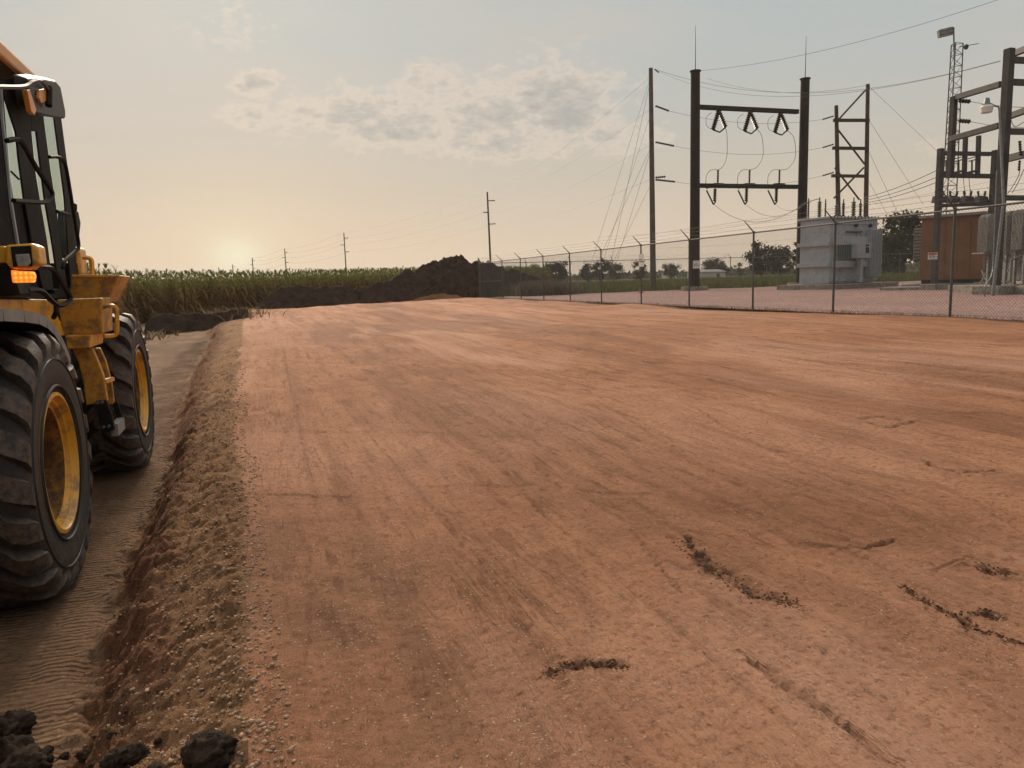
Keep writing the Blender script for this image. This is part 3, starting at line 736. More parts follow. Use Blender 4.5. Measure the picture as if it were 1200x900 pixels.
blades('meadow_grass', np.concatenate([g1, g2]), .25, .75, .035, 7, .28, M['grass'], 'rough green meadow grass beyond the back fence', 'grass')
g = box_pts(1400, FX-.25, FX+.12, 4, BY, .53); blades('fence_weeds', g, .02, .10, .008, 4, .05, M['dry'], 'thin dry weeds along the foot of the chain link fence', 'weeds')
# brush and dead stalks
q1 = np.stack([np.array([*foot(px, D, .5)]) for px, D in [(random.uniform(612, 668), random.uniform(47, 51)) for _ in range(150)]])
blades('grey_brush', q1, .3, 1.1, .035, 22, .4, M['brushm'], 'tangle of grey dead brush behind the fence corner', 'brush', lean=1.1)
q2 = np.stack([np.array([*foot(px, D, .12)]) for px, D in [(random.uniform(252, 305), random.uniform(29, 36)) for _ in range(34)]])
blades('cut_stalks', q2, .2, .7, .045, 12, .35, M['dry'], 'pale broken corn stalks heaped between the soil heap and the dark pile', 'corn stalks', lean=2.2)
q3 = np.stack([np.array([*foot(px, D, .0)]) for px, D in [(random.uniform(166, 190), random.uniform(24, 27)) for _ in range(8)]])
blades('stalk_litter', q3, .1, .25, .05, 12, .3, M['dry'], 'pale stalk litter at the left end of the small soil heap', 'corn stalks', lean=2.5)

# ------------------------------------------------------------ chain link fences
def fence(name, A, B, ts, z, label, meshd, wire, arm_dir, corner=()):
    A = Vector((*A, z)); B = Vector((*B, z)); L = (B-A).length; d = (B-A)/L
    root = thing(name, A, label, 'fence')
    H = 2.12; nrm = Vector((d.y, -d.x, 0)); arm = Vector(arm_dir)
    proto = None
    for i, t in enumerate(ts):
        big = i in corner
        mb = MB(); r = .038 if big else .027; p = Vector((0,0,0))
        mb.tube([p-Vector((0,0,.1)), p+Vector((0,0,H+(.35 if big else .02)))], r, 10)
        if not big:
            mb.tube([p+Vector((0,0,H-.03)), p+Vector((0,0,H+.04))], r*1.35, 10)
            mb.tube([p+Vector((0,0,H)), p+Vector((0,0,H+.06))+arm*.05, p+Vector((0,0,H))+arm*.33+Vector((0,0,.33))], [.022,.020,.012], 6)
        if i == 0 or big or proto is None:
            o = mb.build('post', M['galvd'], root); o.location = (d*t)
            for v in o.data.vertices: v.co += A
            if not big: proto = o
        else:
            o = proto.copy(); COL.objects.link(o); o.parent = root; o.location = d*t
    MB().tube([A+Vector((0,0,H)), B+Vector((0,0,H))], .021, 8).build('top_rail', M['galvd'], root)
    mb = MB(); off = nrm*.032
    def seg(s0, z0, s1, z1, o2):
        a = A + d*s0 + Vector((0,0,z0)) + off*o2; b = A + d*s1 + Vector((0,0,z1)) + off*o2
        mb.tube([a, b], wire, 3, cap=False)
    z0, z1 = .03, H-.02; hh = z1-z0; s = -hh
    while s < L:
        for sg, o2 in ((1, 1.0), (-1, 1.12)):
            a0, a1 = s, s+hh; c0, c1 = max(0, a0), min(L, a1)
            if c1 > c0+.02:
                if sg > 0: seg(c0, z0+(c0-a0), c1, z0+(c1-a0), o2)
                else: seg(c0, z1-(c0-a0), c1, z1-(c1-a0), o2)
        s += meshd
    mb.tube([A+off*1.2+Vector((0,0,.05)), B+off*1.2+Vector((0,0,.05))], wire*1.3, 4)
    mb.build('chain_link_fabric', M['galvd'], root)
    for k in (.35, .66, .97):
        w = MB(); pts = []; n = len(ts)-1
        for i, t in enumerate(ts):
            q = A + d*t + Vector((0,0,H)) + (arm*.33+Vector((0,0,.33)))*k
            pts.append(q)
            if i < n: pts.append((q + A + d*ts[i+1] + Vector((0,0,H)) + (arm*.33+Vector((0,0,.33)))*k)/2 - Vector((0,0,.02)))
        w.tube(pts, .0028, 4)
        for a, b in zip(pts[:-1], pts[1:]):
            m_ = int((b-a).length/.16)
            for j in range(m_):
                q = a.lerp(b, (j+.5)/m_); u = Vector((random.gauss(0,1), random.gauss(0,1), random.gauss(0,1))).normalized()*.02
                w.beam(q-u, q+u, .004)
        w.build('barbed_wire', M['galvd'], root)
    return root
pY = [onX(px, py, FX).y for px, py in ((1113,370.5),(976,367.2),(882,363.5),(807.6,360.4),(751.5,358),(705,356.2),(668.4,354.6),(637.5,353.4),(611,352),(589.5,351))]
pY = [5.3, 8.6] + sorted(pY) + [BY]
side = fence('chain_link_fence', (FX, pY[0]), (FX, BY), [y-pY[0] for y in pY], .54, 'long chain link fence with barbed wire arms along the red pad', .0707, .0021, (-1,0,0), (len(pY)-1,))
mb = MB(); mb.beam((FX, pY[-2], 1.55), (FX, BY, 1.55), .045); mb.build('brace_rail', M['galvd'], side)
back = fence('chain_link_fence', (FX+.1, BY+.05), (72, BY+.05), [.0001+3.05*i for i in range(20)], .54, 'far chain link fence across the back of the gravel yard, in front of the meadow', .12, .003, (0,1,0), ())

def sign(px, py, Y_or_X, w, h, label, lines, red_top=True, axis='X', D=None, hang=None):
    q = at(px, py, D); root = thing('warning_sign', q, label, 'sign', )
    dv = Vector((CAM.x-q.x, CAM.y-q.y, 0)).normalized()
    if axis == 'fence': dv = Vector((-1,0,0))
    sd = Vector((-dv.y, dv.x, 0)); up = Vector((0,0,1))
    def plate(c, ww, hh, t, nm, mt):
        c = Vector(c); R_ = Matrix((sd, dv, up)).transposed(); MB().box(c, (ww, t, hh), M=R_).build(nm, mt, root)
    plate(q, w, h, .006, 'plate', M['white'])
    if red_top: plate(q+dv*.006+up*h*.30, w*.86, h*.26, .004, 'header_band', M['red'])
    mb = MB(); R_ = Matrix((sd, dv, up)).transposed()
    for i in range(lines):
        zz = h*(.05-.16*i); n = 3 if i % 2 else 2; x = -w*.38
        for k in range(n):
            l = w*(.2+.08*((i+k) % 3)); mb.box(q+dv*.006+up*zz+sd*(x+l/2), (l, .003, h*.07), M=R_); x += l+w*.05
    mb.build('lettering', M['blackp'], root)
    return root

# ------------------------------------------------------------ tall structures
def pole_mb(b, top, r0, r1, n=12, lean=(0,0)):
    return MB().tube([Vector((b.x, b.y, b.z-.3)), Vector((b.x+lean[0]*.5, b.y+lean[1]*.5, (b.z+top)/2)), Vector((b.x+lean[0], b.y+lean[1], top))], [r0, (r0+r1)/2, r1], n)
def insulator(mb, a, b, r, step=.13):
    a = Vector(a); b = Vector(b); L = (b-a).length; n = max(2, int(L/step)); pts, rs = [], []
    for i in range(n*2+1):
        pts.append(a.lerp(b, i/(n*2))); rs.append(r if i % 2 else r*.45)
    mb.tube(pts, rs, 8)
    return mb
HA, HB = foot(814, 48), foot(938, 50.8)
H = thing('steel_frame', HA, 'tall dark steel H frame with two thick poles and two crossbars over the yard', 'power structure')
hz_t = topz(HA, 84); hz_b = topz(HB, 93)
for b, tz_, cap_y in ((HA, hz_t, 84), (HB, hz_b, 93)):
    p = pole_mb(b, tz_, .325, .285, 24).build('pole', M['corten'], H, smooth=True)
    MB().tube([Vector((b.x,b.y,tz_)), Vector((b.x,b.y,tz_+.06))], .345, 24).build('pole_cap', M['corten'], p)
    MB().tube([Vector((b.x,b.y,tz_)), Vector((b.x,b.y,tz_+2.7))], [.03,.012], 6).build('lightning_rod', M['steel'], p)
    mb = MB().tube([Vector((b.x,b.y,.35)), Vector((b.x,b.y,.80))], .85, 24); mb.build('footing', M['conc'], H)
def W(px, py): return on_wall(px, py, HA, HB)
hd = (HB-HA); hd.z = 0; hd.normalize(); hn = Vector((hd.y, -hd.x, 0)); 
if hn.y > 0: hn = -hn
for ya, yb, nm in ((125.5, 131, 'upper_crossbar'), (217.5, 219, 'lower_crossbar')):
    MB().beam(W(819, ya), W(935, yb), .26, .26).build(nm, M['corten'], H)
for x0, w in ((842, 0), (879, 0), (914.5, 0)):
    yb = 129 + (x0-842)*.045
    mb = MB(); top = W(x0, yb+1)
    insulator(mb, top, W(x0-6.5, yb+23), .16); insulator(mb, top+hn*.05, W(x0+8.5, yb+20), .16)
    mb.build('vee_insulator', M['porc'], H, smooth=True)
    MB().tube([W(x0-6.5, yb+23), W(x0+1.5, yb+26), W(x0+8.5, yb+20)], .05, 5).build('yoke', M['steel'], H)
for x0 in (841, 878, 913):
    mb = MB(); insulator(mb, W(x0, 216), W(x0+.5, 199), .085); mb.build('post_insulator', M['porc'], H, smooth=True)
    mb = MB(); insulator(mb, W(x0-3, 221), W(x0-3.5, 236), .13); mb.build('hanging_insulator', M['porc'], H, smooth=True)
    mb = MB(); mb.beam(W(x0-13, 220.5), W(x0-3, 217), .1); mb.beam(W(x0-13, 223), W(x0-5, 239.5), .07); mb.beam(W(x0-5, 239.5), W(x0-2.5, 236), .08)
    mb.build('switch_arm', M['steel'], H)
    MB().box(W(x0, 216), (.7,.35,.12), rz=atan2(hd.y, hd.x)).build('switch_base', M['steel'], H)
def curve(pts, r, n=10):
    """smooth Catmull-Rom tube"""
    P = [Vector(q) for q in pts]; P = [P[0]*2-P[1]] + P + [P[-1]*2-P[-2]]; out = []
    for i in range(1, len(P)-2):
        for k in range(n):
            t = k/n; a, b, c, d = P[i-1], P[i], P[i+1], P[i+2]
            out.append(.5*((2*b) + (c-a)*t + (2*a-5*b+4*c-d)*t*t + (3*b-a-3*c+d)*t**3))
    out.append(P[-2]); return MB().tube(out, r, 5)
for x0, s in ((842, 0), (879, 2), (914.5, 3)):
    yb = 129 + (x0-842)*.045
    curve([W(x0+8, yb+20), W(x0+10+s*2, yb+30), W(x0+10+s*2.5, yb+52), W(x0+6+s, yb+65), W(x0, 199)], .016).build('jumper', M['cable'], H)
    curve([W(x0, 199), W(x0-9, 199.5), W(x0-14, 206), W(x0-15, 216)], .016).build('jumper', M['cable'], H)
    curve([W(x0-9, yb+22), W(x0-14, yb+18), W(x0-14, yb+8), W(x0-8, yb+3)], .014).build('jumper', M['cable'], H)
tag(sign(816, 310, None, .42, .5, 'white notice plate low on the left pole of the dark H frame', 2, False, D=47.4), group=None)

def wire(A, B, sag, r, label, name='overhead_wire', n=18, group='overhead wires', cat='wire'):
    r *= .62
    pts = [Vector(A).lerp(Vector(B), i/n) - Vector((0,0,4*sag*(i/n)*(1-i/n))) for i in range(n+1)]
    return MB().tube(pts, r, 4).build(name, M['cable'], None, label, cat, group, origin=pts[0])

# the single pole left of the H frame
P0 = foot(765.5, 53.5, .5)
wp = thing('utility_pole', P0, 'tall guyed pole standing left of the steel H frame', 'utility pole', 'utility poles')
pt = topz(P0, 80)
pole_mb(P0, pt, .22, .14, 14, (-.12, 0)).build('pole', M['woodg'], wp, smooth=True)
def O(px, py, D=53.5): return at(px, py, D)
strings = []
for ya, yb, xe in ((124, 130, 784), (166.5, 171, 790), (208, 207, 780), (210.5, 213, 791)):
    mb = MB(); insulator(mb, O(768, ya), O(xe, yb), .09); mb.build('line_insulator', M['porc'], wp, smooth=True)
mb = MB(); mb.beam(O(767, 81), O(772, 85), .07); mb.build('top_bracket', M['steel'], wp)
for (xa, ya), (xb, Dg) in zip(((764.5,84),(764.5,84),(765,126),(765,168),(765,168),(765.5,210)), ((681,50),(708,54),(694,50),(683,52),(712,56),(700,49))):
    MB().tube([O(xa, ya), foot(xb, Dg, .45)], .012, 4).build('guy_wire', M['galvd'], wp)

# distribution line of poles leading away over the corn
PL = []
data = [(573.2,225,128,'utility pole rising behind the peak of the dark soil pile','dark thin'),(406,273,212,'second nearest pole of the far line, standing over the corn',''),(336,291.5,300,'third pole of the far line, over the middle of the corn',''),(297.5,302,395,'small far pole just right of the sun glow',''),(274,310,520,'tiny far pole under the sun glow',''),(257.5,313.5,660,'tiniest pole of the far line, left of the sun glow','')]
for i, (px, ty, D, lb, _) in enumerate(data):
    b = foot(px+ (3 if i == 0 else 1), D, .3); t = topz(b, ty)
    u = thing('utility_pole', b, lb, 'utility pole', 'utility poles')
    r = max(.17, D*.00075)
    pole_mb(b, t, r*1.15, r*.8, 8, (-.2 if i == 0 else 0, 0)).build('pole', M['wood'], u, smooth=True)
    hgt = t-b.z
    for fz, sd_ in ((.09,1),(.21,-1),(.33,1)):
        z = t-hgt*fz*1.0; MB().beam((b.x-(.2 if i == 0 else 0), b.y, z), (b.x+sd_*(.95+.001*D), b.y-.1, z+.05), .11+.0003*D).build('crossarm', M['porc'], u)
    PL.append((b, t, hgt))
lv = ['top', 'upper', 'middle', 'lower']
for i in range(3):
    (b0, t0, h0), (b1, t1, h1) = PL[i], PL[i+1]
    for k, fz in enumerate((.0,.09,.21,.33)):
        wire((b0.x+(1 if k % 2 else -.8), b0.y, t0-h0*fz), (b1.x+(1 if k % 2 else -.8), b1.y, t1-h1*fz), 1.1, .016+.012*i, 'faint %s wire between far poles over the corn, %s' % (lv[k], ['span beside the soil pile', 'middle span', 'span nearest the sun'][i]))
b0, t0, h0 = PL[0]
for k, (fz, yy) in enumerate(((.0,88),(.09,126),(.21,168),(.33,209))):
    wire((b0.x, b0.y, t0-h0*fz), O(765, yy), 1.0, .012, 'thin %s wire from the guyed pole to the pole behind the soil pile' % lv[k])

# timber H structure with braces
TA, TB = foot(984, 56), foot(1013.5, 56)
T = thing('timber_tower', TA, 'brown timber pole structure with crossbars and X braces behind the grey transformer', 'power structure')
TTA, TTB = at(980, 124, 56), at(1017, 99, 56)
MB().tube([TA, TTA], [.20,.14], 12).build('pole', M['wood'], T, smooth=True); MB().tube([TB, TTB], [.20,.14], 12).build('pole', M['wood'], T, smooth=True)
def OT(px, py): return at(px, py, 55.8)
for (a, b, c, d) in ((976.5,141,1018.5,141),(975.5,173.5,1017,174),(974.5,206,1015.5,206.5)):
    MB().beam(OT(a,b), OT(c,d), .2, .22).build('crossbar', M['wood'], T)
for (a, b, c, d) in ((1016,105,984,140),(981,148,1015,192),(980,196,1009,234),(1014,196,979,232)):
    MB().beam(OT(a,b)+Vector((0,.15,0)), OT(c,d)+Vector((0,.15,0)), .11).build('brace', M['wood'], T)
ends = []
for ya, yb in ((136,140),(169,173),(202,206)):
    mb = MB(); insulator(mb, OT(977, ya), OT(964, yb), .07); mb.build('line_insulator', M['porc'], T, smooth=True); ends.append(OT(964, yb))
for (a, y0), (bx, by) in zip(((1018,101),(1018.5,141),(1016.5,174),(1015,207)), ((1101,180),(1082,240),(1052,250),(1040,252))):
    MB().tube([OT(a, y0), at(bx, by, 62)], .012, 4).build('guy_wire', M['cable'], T)
for k, (xe, ye) in enumerate(((784,130),(790,171),(791,213))):
    wire(O(xe, ye), ends[k], .55, .016, 'slack %s wire from the guyed pole to the timber structure' % ['upper','middle','lower'][k])
wire(O(767,81), OT(1016,100), 1.0, .016, 'topmost wire from the guyed pole to the top of the timber structure')

# lattice mast
LB = foot(1107, 62, .5); LT = topz(LB, 48)
Lm = thing('lattice_mast', LB, 'slender steel lattice mast with an antenna panel on its top', 'mast')
hw = .62; zc = topz(LB, 51)
legs = [Vector((-hw*.9, -hw*.5, 0)), Vector((hw*.9, -hw*.5, 0)), Vector((-.1, hw, 0))]
for l in legs:
    MB().tube([LB+l, Vector((LB.x+l.x*.72+.05, LB.y+l.y*.72, zc))], .045, 6).build('leg', M['steel'], Lm)
mb = MB(); n = 22
for i in range(n):
    f0, f1 = i/n, (i+1)/n
    def lp(l, f): return Vector((LB.x+l.x*(1-.28*f)+.05*f, LB.y+l.y*(1-.28*f), LB.z+(zc-LB.z)*f))
    for a, b in ((0,1),(1,2),(2,0)):
        mb.tube([lp(legs[a],f0), lp(legs[b],f1)], .02, 4); mb.tube([lp(legs[a],f1), lp(legs[b],f1)], .02, 4)
mb.build('lacing', M['steel'], Lm)
q = at(1118, 50, 62); MB().tube([at(1118.5, 76, 62), at(1117.5, 32, 62)], .06, 6).build('top_tube', M['steel'], Lm)
c0, c1 = at(1099.5, 40, 62), at(1116, 36, 62); mb = MB(); mb.beam(c0, c1, .35, .62); mb.build('antenna_panel', M['greypaint2'], Lm, bevel=.03)
mb = MB(); mb.beam(c0+Vector((0,-.2,.12)), c1+Vector((0,-.2,.12)), .04, .03); mb.beam(c0+Vector((0,-.2,-.12)), c1+Vector((0,-.2,-.12)), .04, .03); mb.build('panel_rib', M['steel'], Lm)
mb = MB(); mb.tube([at(1124,55,62), at(1147,51,62)], .03, 5); mb.build('yagi_boom', M['steel'], Lm)
MB().lathe([(0,-.03),(.2,-.03),(.22,.05),(.12,.12),(0,.12)], at(1132,55,61.9), (1,0,.1), 12).build('dish', M['steel'], Lm)

# ------------------------------------------------------------ bus structure on the right
C1, C0 = foot(1166, 26), foot(1116, 28.6)
Bs = thing('bus_structure', C1, 'tall dark steel bus structure of square columns and beams at the right edge', 'power structure')
def colm(b, topy, w, nm='column', lean=0):
    t = topz(b, topy); MB().beam((b.x,b.y,b.z+.25), (b.x,b.y,t), w, w, up=(0,1,0)).build(nm, M['steel'], Bs, bevel=.01); return t
t1 = colm(C1, 57, .25); 
q = at(1118, 113, 28.3); zb = at(1114, 207, 28.3).z; MB().beam((q.x,q.y,zb), (q.x,q.y,q.z), .2, .2, up=(0,1,0)).build('column', M['steel'], Bs, bevel=.01)
qc0 = q
C2 = foot(1262, 22.5); t2 = colm(C2, 20, .25); C3 = foot(1300, 28); t3 = colm(C3, 70, .25)
for b in (C1, C2, C3):
    MB().box((b.x, b.y, .68), (1.0, 1.0, .34)).build('footing', M['conc'], Bs, bevel=.02)
def hb(px0, py0, D0, px1, py1, D1, w=.17, h=.2, nm='beam'): MB().beam(at(px0,py0,D0), at(px1,py1,D1), w, h).build(nm, M['steel'], Bs, bevel=.008)
hb(1121,114,28.2, 1173,98.5,26.1); hb(1114,163,28.3, 1171,147,26.1)
hb(1180,66,26, 1262,34,22.6); hb(1181,96,26, 1300,101,28); hb(1178,138,26, 1262,108,22.6); hb(1178,154,26, 1300,156,28); hb(1176,187,26, 1262,166,22.6,.17,.24); hb(1172,232,26, 1300,232,28,.14,.18)
hb(1181,70,26, 1300,75,28)
for y in (119, 142.5):
    mb = MB(); insulator(mb, at(1124,y-1,28.2), at(1137,y,27.8), .09, .1); mb.build('strain_insulator', M['porc'], Bs, smooth=True)
mb = MB(); insulator(mb, at(1196,182,25), at(1195,165,25), .06, .08); insulator(mb, at(1195,188,25), at(1194,200,25), .05, .08); mb.build('post_insulator', M['porc'], Bs, smooth=True)
curve([at(1195,190,25), at(1194,205,25), at(1183,224,25), at(1176,231,25.5)], .012).build('jumper', M['cable'], Bs)
curve([at(1200,198,25), at(1193,214,25), at(1186,226,25)], .012).build('jumper', M['cable'], Bs)
curve([at(1184,138,25.5), at(1187,146,25), at(1191,148,25), at(1200,143,25)], .012).build('jumper', M['cable'], Bs)
wire(at(1137,119,27.8), at(1210,126,24), .05, .014, 'short taut bus wire past the yard lamp, upper of two', group='bus wires')
wire(at(1137,142.5,27.8), at(1210,150,24), .05, .014, 'short taut bus wire below the yard lamp, lower of two', group='bus wires')

# low switch frame in front of it
S0, S1 = foot(1094.5, 33.5), foot(1157, 34)
Sf = thing('switch_frame', S0, 'lower steel switch frame with three beams holding a row of dark arresters', 'power structure')
z0, z1 = topz(S0, 174), topz(S1, 176)
for b, t in ((S0, z0), (S1, z1)):
    MB().beam((b.x,b.y,b.z+.1), (b.x,b.y,t), .21, .21, up=(0,1,0)).build('column', M['steel'], Sf, bevel=.01)
    MB().box((b.x,b.y,.66), (.8,.8,.3)).build('footing', M['conc'], Sf, bevel=.02)
def WS(px, py): return on_wall(px, py, S0, S1)
for ya, yb, h in ((179.5,180.5,.17),(205.5,206.5,.19),(241,239,.15)):
    MB().beam(WS(1100,ya), WS(1161,yb), .17, h).build('beam', M['steel'], Sf, bevel=.008)
for x0 in (1131.5, 1147):
    MB().beam(WS(x0-1.5,205), WS(x0,159), .15, .15, up=(0,1,0)).build('stub_column', M['steel'], Sf)
for x0 in (1108.5, 1123, 1138.5):
    mb = MB(); mb.beam(WS(x0-3,189), WS(x0+5,187), .05); mb.beam(WS(x0-4,186), WS(x0+4,184), .04); mb.beam(WS(x0+.5,188), WS(x0+.5,204), .05); mb.beam(WS(x0-4,202.5), WS(x0+4,200.5), .2,.1); mb.build('disconnect_switch', M['steel'], Sf)
for x0 in (1104, 1120.5, 1137, 1153.5):
    mb = MB(); c = WS(x0, 233); 
    mb.prism([c+Vector((-.30,0,-.16)), c+Vector((.30,0,-.16)), c+Vector((.22,0,.10)), c+Vector((-.22,0,.14))], (0,.3,0))
    for dx in (-.17,.17):
        insulator(mb, c+Vector((dx,.15,.08)), c+Vector((dx*1.35,.15,.36)), .07, .07)
    mb.build('recloser', M['porc'], Sf)
for px in (1129, 1135.5): curve([WS(px,208), WS(px+1,220), WS(px+3,228)], .012).build('jumper', M['cable'], Sf)
sg = sign(1093, 300, None, .38, .30, 'small white sign with red header on the post before the brown cabinet', 3, True, D=33.1)

# yard lamp
q0 = foot(1163.5, 24.8); YL = thing('yard_lamp', q0, 'yard light on a slender grey pole beside the dark steel column', 'lamp post')
tp_ = at(1171, 128, 24.6)
MB().tube([q0, (q0.x+(tp_.x-q0.x)*.5, q0.y, (q0.z+tp_.z)/2), tp_, at(1170,125,24.6), at(1166,124,24.6), at(1160,122,24.6)], [.055,.045,.035,.03,.03,.03], 10).build('pole', M['galv'], YL, smooth=True)
c = at(1156.5, 121, 24.6)
MB().lathe([(0,.16),(.07,.16),(.09,.05),(.10,0),(.17,-.04),(0,-.04)], c, (0,0,1), 16).build('lamp_head', M['galv'], YL, smooth=True)
MB().lathe([(.14,-.04),(.20,-.12),(.17,-.30),(.14,-.31),(0,-.31)], c, (0,0,1), 16).build('lamp_shade', M['white'], YL, smooth=True)
MB().tube([at(1156,118,24.6), at(1156.5,115,24.6)], .04, 8).build('photocell', M['blackp'], YL)
a_ = foot(1154, 24.2); curve([a_, (a_.x, a_.y, .9), at(1162,322,24.3), at(1164,300,24.5), at(1168,200,24.6)], .022).build('conduit', M['galv'], YL)

# conductors across the yard
wire(at(819,83,48), at(1192,-8,30), .5, .014, 'long wire rising from the H frame top to the upper right corner')
wire(at(829,92,48), at(1173,71,26.2), 1.0, .012, 'long level wire from the H frame to the right steel column')
wire(O(768,82), at(1172,72,26.2), 1.5, .012, 'long sagging wire from the guyed pole top to the right steel column')
for k, (ya, yb) in enumerate(((232,199),(235,207),(238,213))):
    wire(at(1012,ya,43), at(1099,yb,33.6), .12, .026, 'thick cable from the transformer bushings up to the switch frame, %s of three' % ['highest','middle','lowest'][k], group='thick cables')
for k, x0 in enumerate((837, 874.5, 909.5)):
    wire(W(x0, 240), at(944+k*3, 237-k*1.5, 42.3), 1.1-.3*k, .018, 'slack jumper from the %s H frame switch to the transformer bushings' % ['left','middle','right'][k], group='jumpers to the transformer')
for k, (ya, yb) in enumerate(((268,246),(274,254),(281,262),(262,240))):
    wire(at(700+30*k, ya+10, 78), at(1240, yb-50+k*9, 52), .8, .010, 'faint wire low behind the H frame, %s of four' % ['third from top','second lowest','lowest','topmost'][k], group='faint low wires')

# ------------------------------------------------------------ grey transformer
def local(root, P, ang):
    R_ = Matrix.Rotation(ang, 3, 'Z'); return root + R_ @ Vector(P)
def tbox(mb, o, ang, c, d): mb.box(local(o, c, ang), d, M=Matrix.Rotation(ang, 3, 'Z'))
# corners of the tank seen at px 947 / 972 / 1027
o = foot(971, 40.5, .80); Tl, Tr = foot(948, 43.5, .80), foot(1026, 42.5, .80)
vx = (Tr-o); vx.z = 0; wx = vx.length; ang = atan2(vx.y, vx.x)
dl = (Tl-o); wy = abs(-dl.x*sin(ang)+dl.y*cos(ang)); wy = 1.95
o = Vector((o.x, o.y, .82)); h = topz(o, 256)-.82
G = thing('transformer', o, 'big light grey transformer with bushings on its lid and a small control box', 'transformer')
mb = MB(); tbox(mb, o, ang, (wx/2, wy/2, h/2), (wx, wy, h)); mb.build('tank', M['greypaint'], G, bevel=.04)
mb = MB(); tbox(mb, o, ang, (wx/2, wy/2, h+.06), (wx+.25, wy+.25, .12)); mb.build('lid', M['greypaint'], G, bevel=.02)
mb = MB(); tbox(mb, o, ang, (wx/2, wy/2, -.19), (wx+1.6, wy+1.8, .36)); mb.build('plinth', M['conc'], G, bevel=.02)
mb = MB()
for zf in (.30, .62): tbox(mb, o, ang, (-.08, wy/2, h*zf), (.18, wy+.1, .22)); 
mb.build('side_stiffener', M['greypaint'], G, bevel=.01)
mb = MB(); tbox(mb, o, ang, (wx*.40, -.10, h*.66), (wx*.72, .24, h*.13)); mb.build('header_duct', M['greypaint'], G, bevel=.02)
mb = MB(); tbox(mb, o, ang, (wx*.40, -.10, h*.30), (wx*.72, .24, h*.10)); mb.build('header_duct', M['greypaint'], G, bevel=.02)
mb = MB()
for i in range(9): tbox(mb, o, ang, (wx*(.10+.045*i), -.10, h*.475), (.05, .20, h*.25))
mb.build('cooling_fins', M['panelgreen'], G)
mb = MB()
for i in range(8): tbox(mb, o, ang, (wx*(.745+.033*i), -.19, h*.46), (.035, .38, h*.74))
for zf in (.14,.78): tbox(mb, o, ang, (wx*.86, -.16, h*zf), (wx*.25, .16, .12))
mb.build('radiator_bank', M['greypaint'], G)
mb = MB()
for i in range(14): p = local(o, (wx*(i+.5)/14, -.13, h-.02), ang); mb.tube([p, p+Vector((0,0,.18))], .025, 6)
mb.build('lid_bolts', M['steel'], G)
mb = MB()
for zf in (.05,.93):
    mb = MB(); tbox(mb, o, ang, (wx/2, -.03, h*zf), (wx+.05, .06, .09)); mb.build('weld_band', M['greypaint'], G)

mb = MB(); tbox(mb, o, ang, (wx*.50, -.45, h*.50), (wx*.27, .42, h*.23)); cb = mb.build('control_box', M['greypaint'], G, bevel=.02)
mb = MB(); tbox(mb, o, ang, (wx*.56, -.665, h*.505), (wx*.07, .03, h*.09)); tbox(mb, o, ang, (wx*.56, -.665, h*.58), (wx*.06, .03, h*.03)); mb.build('gauge_window', M['blackp'], cb)
mb = MB(); tbox(mb, o, ang, (wx*.50, -.42, h*.20), (.22, .22, h*.38)); mb.build('cable_duct', M['greypaint'], G, bevel=.01)
mb = MB(); mb.tube([local(o,(wx*.62,-.1,h*.62),ang), local(o,(wx*.62,-.25,h*.80),ang), local(o,(wx*.58,-.1,h*.86),ang)], .035, 6); mb.tube([local(o,(wx*.55,-.05,h*.60),ang), local(o,(wx*.55,-.05,h*.80),ang)], .03, 6); mb.build('oil_pipe', M['greypaint'], G)
mb = MB(); tbox(mb, o, ang, (wx*.48, -.06, h*.80), (wx*.32, .12, .05)); mb.build('rail', M['steel'], G)
for fx_, fz in ((.52,.90),(.82,.90)): 
    MB().tube([local(o,(wx*fx_,.0,h*fz),ang), local(o,(wx*fx_,-.12,h*fz),ang)], .10, 10).build('gauge', M['blackp'], G)
for px, yb, yt, r, mt in ((947,255,237,.07,'steel'),(960,254,236,.13,'porcb'),(967,254,238,.06,'steel'),(980,252,240,.12,'porcb'),(988,252,238,.10,'porc'),(1000,251,236,.14,'porcb'),(1008,251,238,.10,'porc')):
    q = at(px, yb+3, 42); b = Vector((q.x, q.y, o.z+h)); t = topz(b, yt)
    mb = MB(); insulator(mb, b, (b.x, b.y, t), r, .12); bu = mb.build('bushing', M[mt], G, smooth=True)
    MB().tube([(b.x,b.y,t),(b.x,b.y,t+.22)], [.04,.03], 6).build('terminal', M['steel'], bu)
curve([at(947,238,42.2), at(952,235,42), at(960,233,42)], .02).build('jumper', M['cable'], G)

# ------------------------------------------------------------ brown cabinet and radiators
bo = foot(1077, 38, .85); br = foot(1150, 36, .85); v = br-bo; v.z = 0; wx = v.length; a2 = atan2(v.y, v.x); bo = Vector((bo.x, bo.y, .92)); h = topz(bo, 256)-.92
K = thing('switchgear_cabinet', bo, 'large brown steel switchgear cabinet with a pale vent on its left side', 'cabinet')
mb = MB(); tbox(mb, bo, a2, (wx/2, 1.3, h/2), (wx, 2.6, h)); mb.build('body', M['brown'], K, bevel=.02)
mb = MB(); tbox(mb, bo, a2, (wx/2, 1.3, h+.05), (wx+.2, 2.9, .14)); mb.build('roof', M['greypaint2'], K, bevel=.02)
mb = MB()
for i in range(1, 5): tbox(mb, bo, a2, (wx*i/5, -.008, h*.5), (.03, .03, h*.96))
mb.build('panel_seam', M['brown'], K)
mb = MB(); tbox(mb, bo, a2, (-.22, .9, h*.60), (.42, 1.3, h*.50)); mb.build('side_vent', M['greypaint2'], K, bevel=.02)
mb = MB()
for i in range(9): tbox(mb, bo, a2, (-.22, .235, h*(.38+.055*i)), (.36, .03, .05))
mb.build('louvre', M['steel'], K)
mb = MB(); tbox(mb, bo, a2, (wx/2, 1.3, -.10), (wx*.96, 2.3, .20)); mb.build('skid', M['steel'], K)
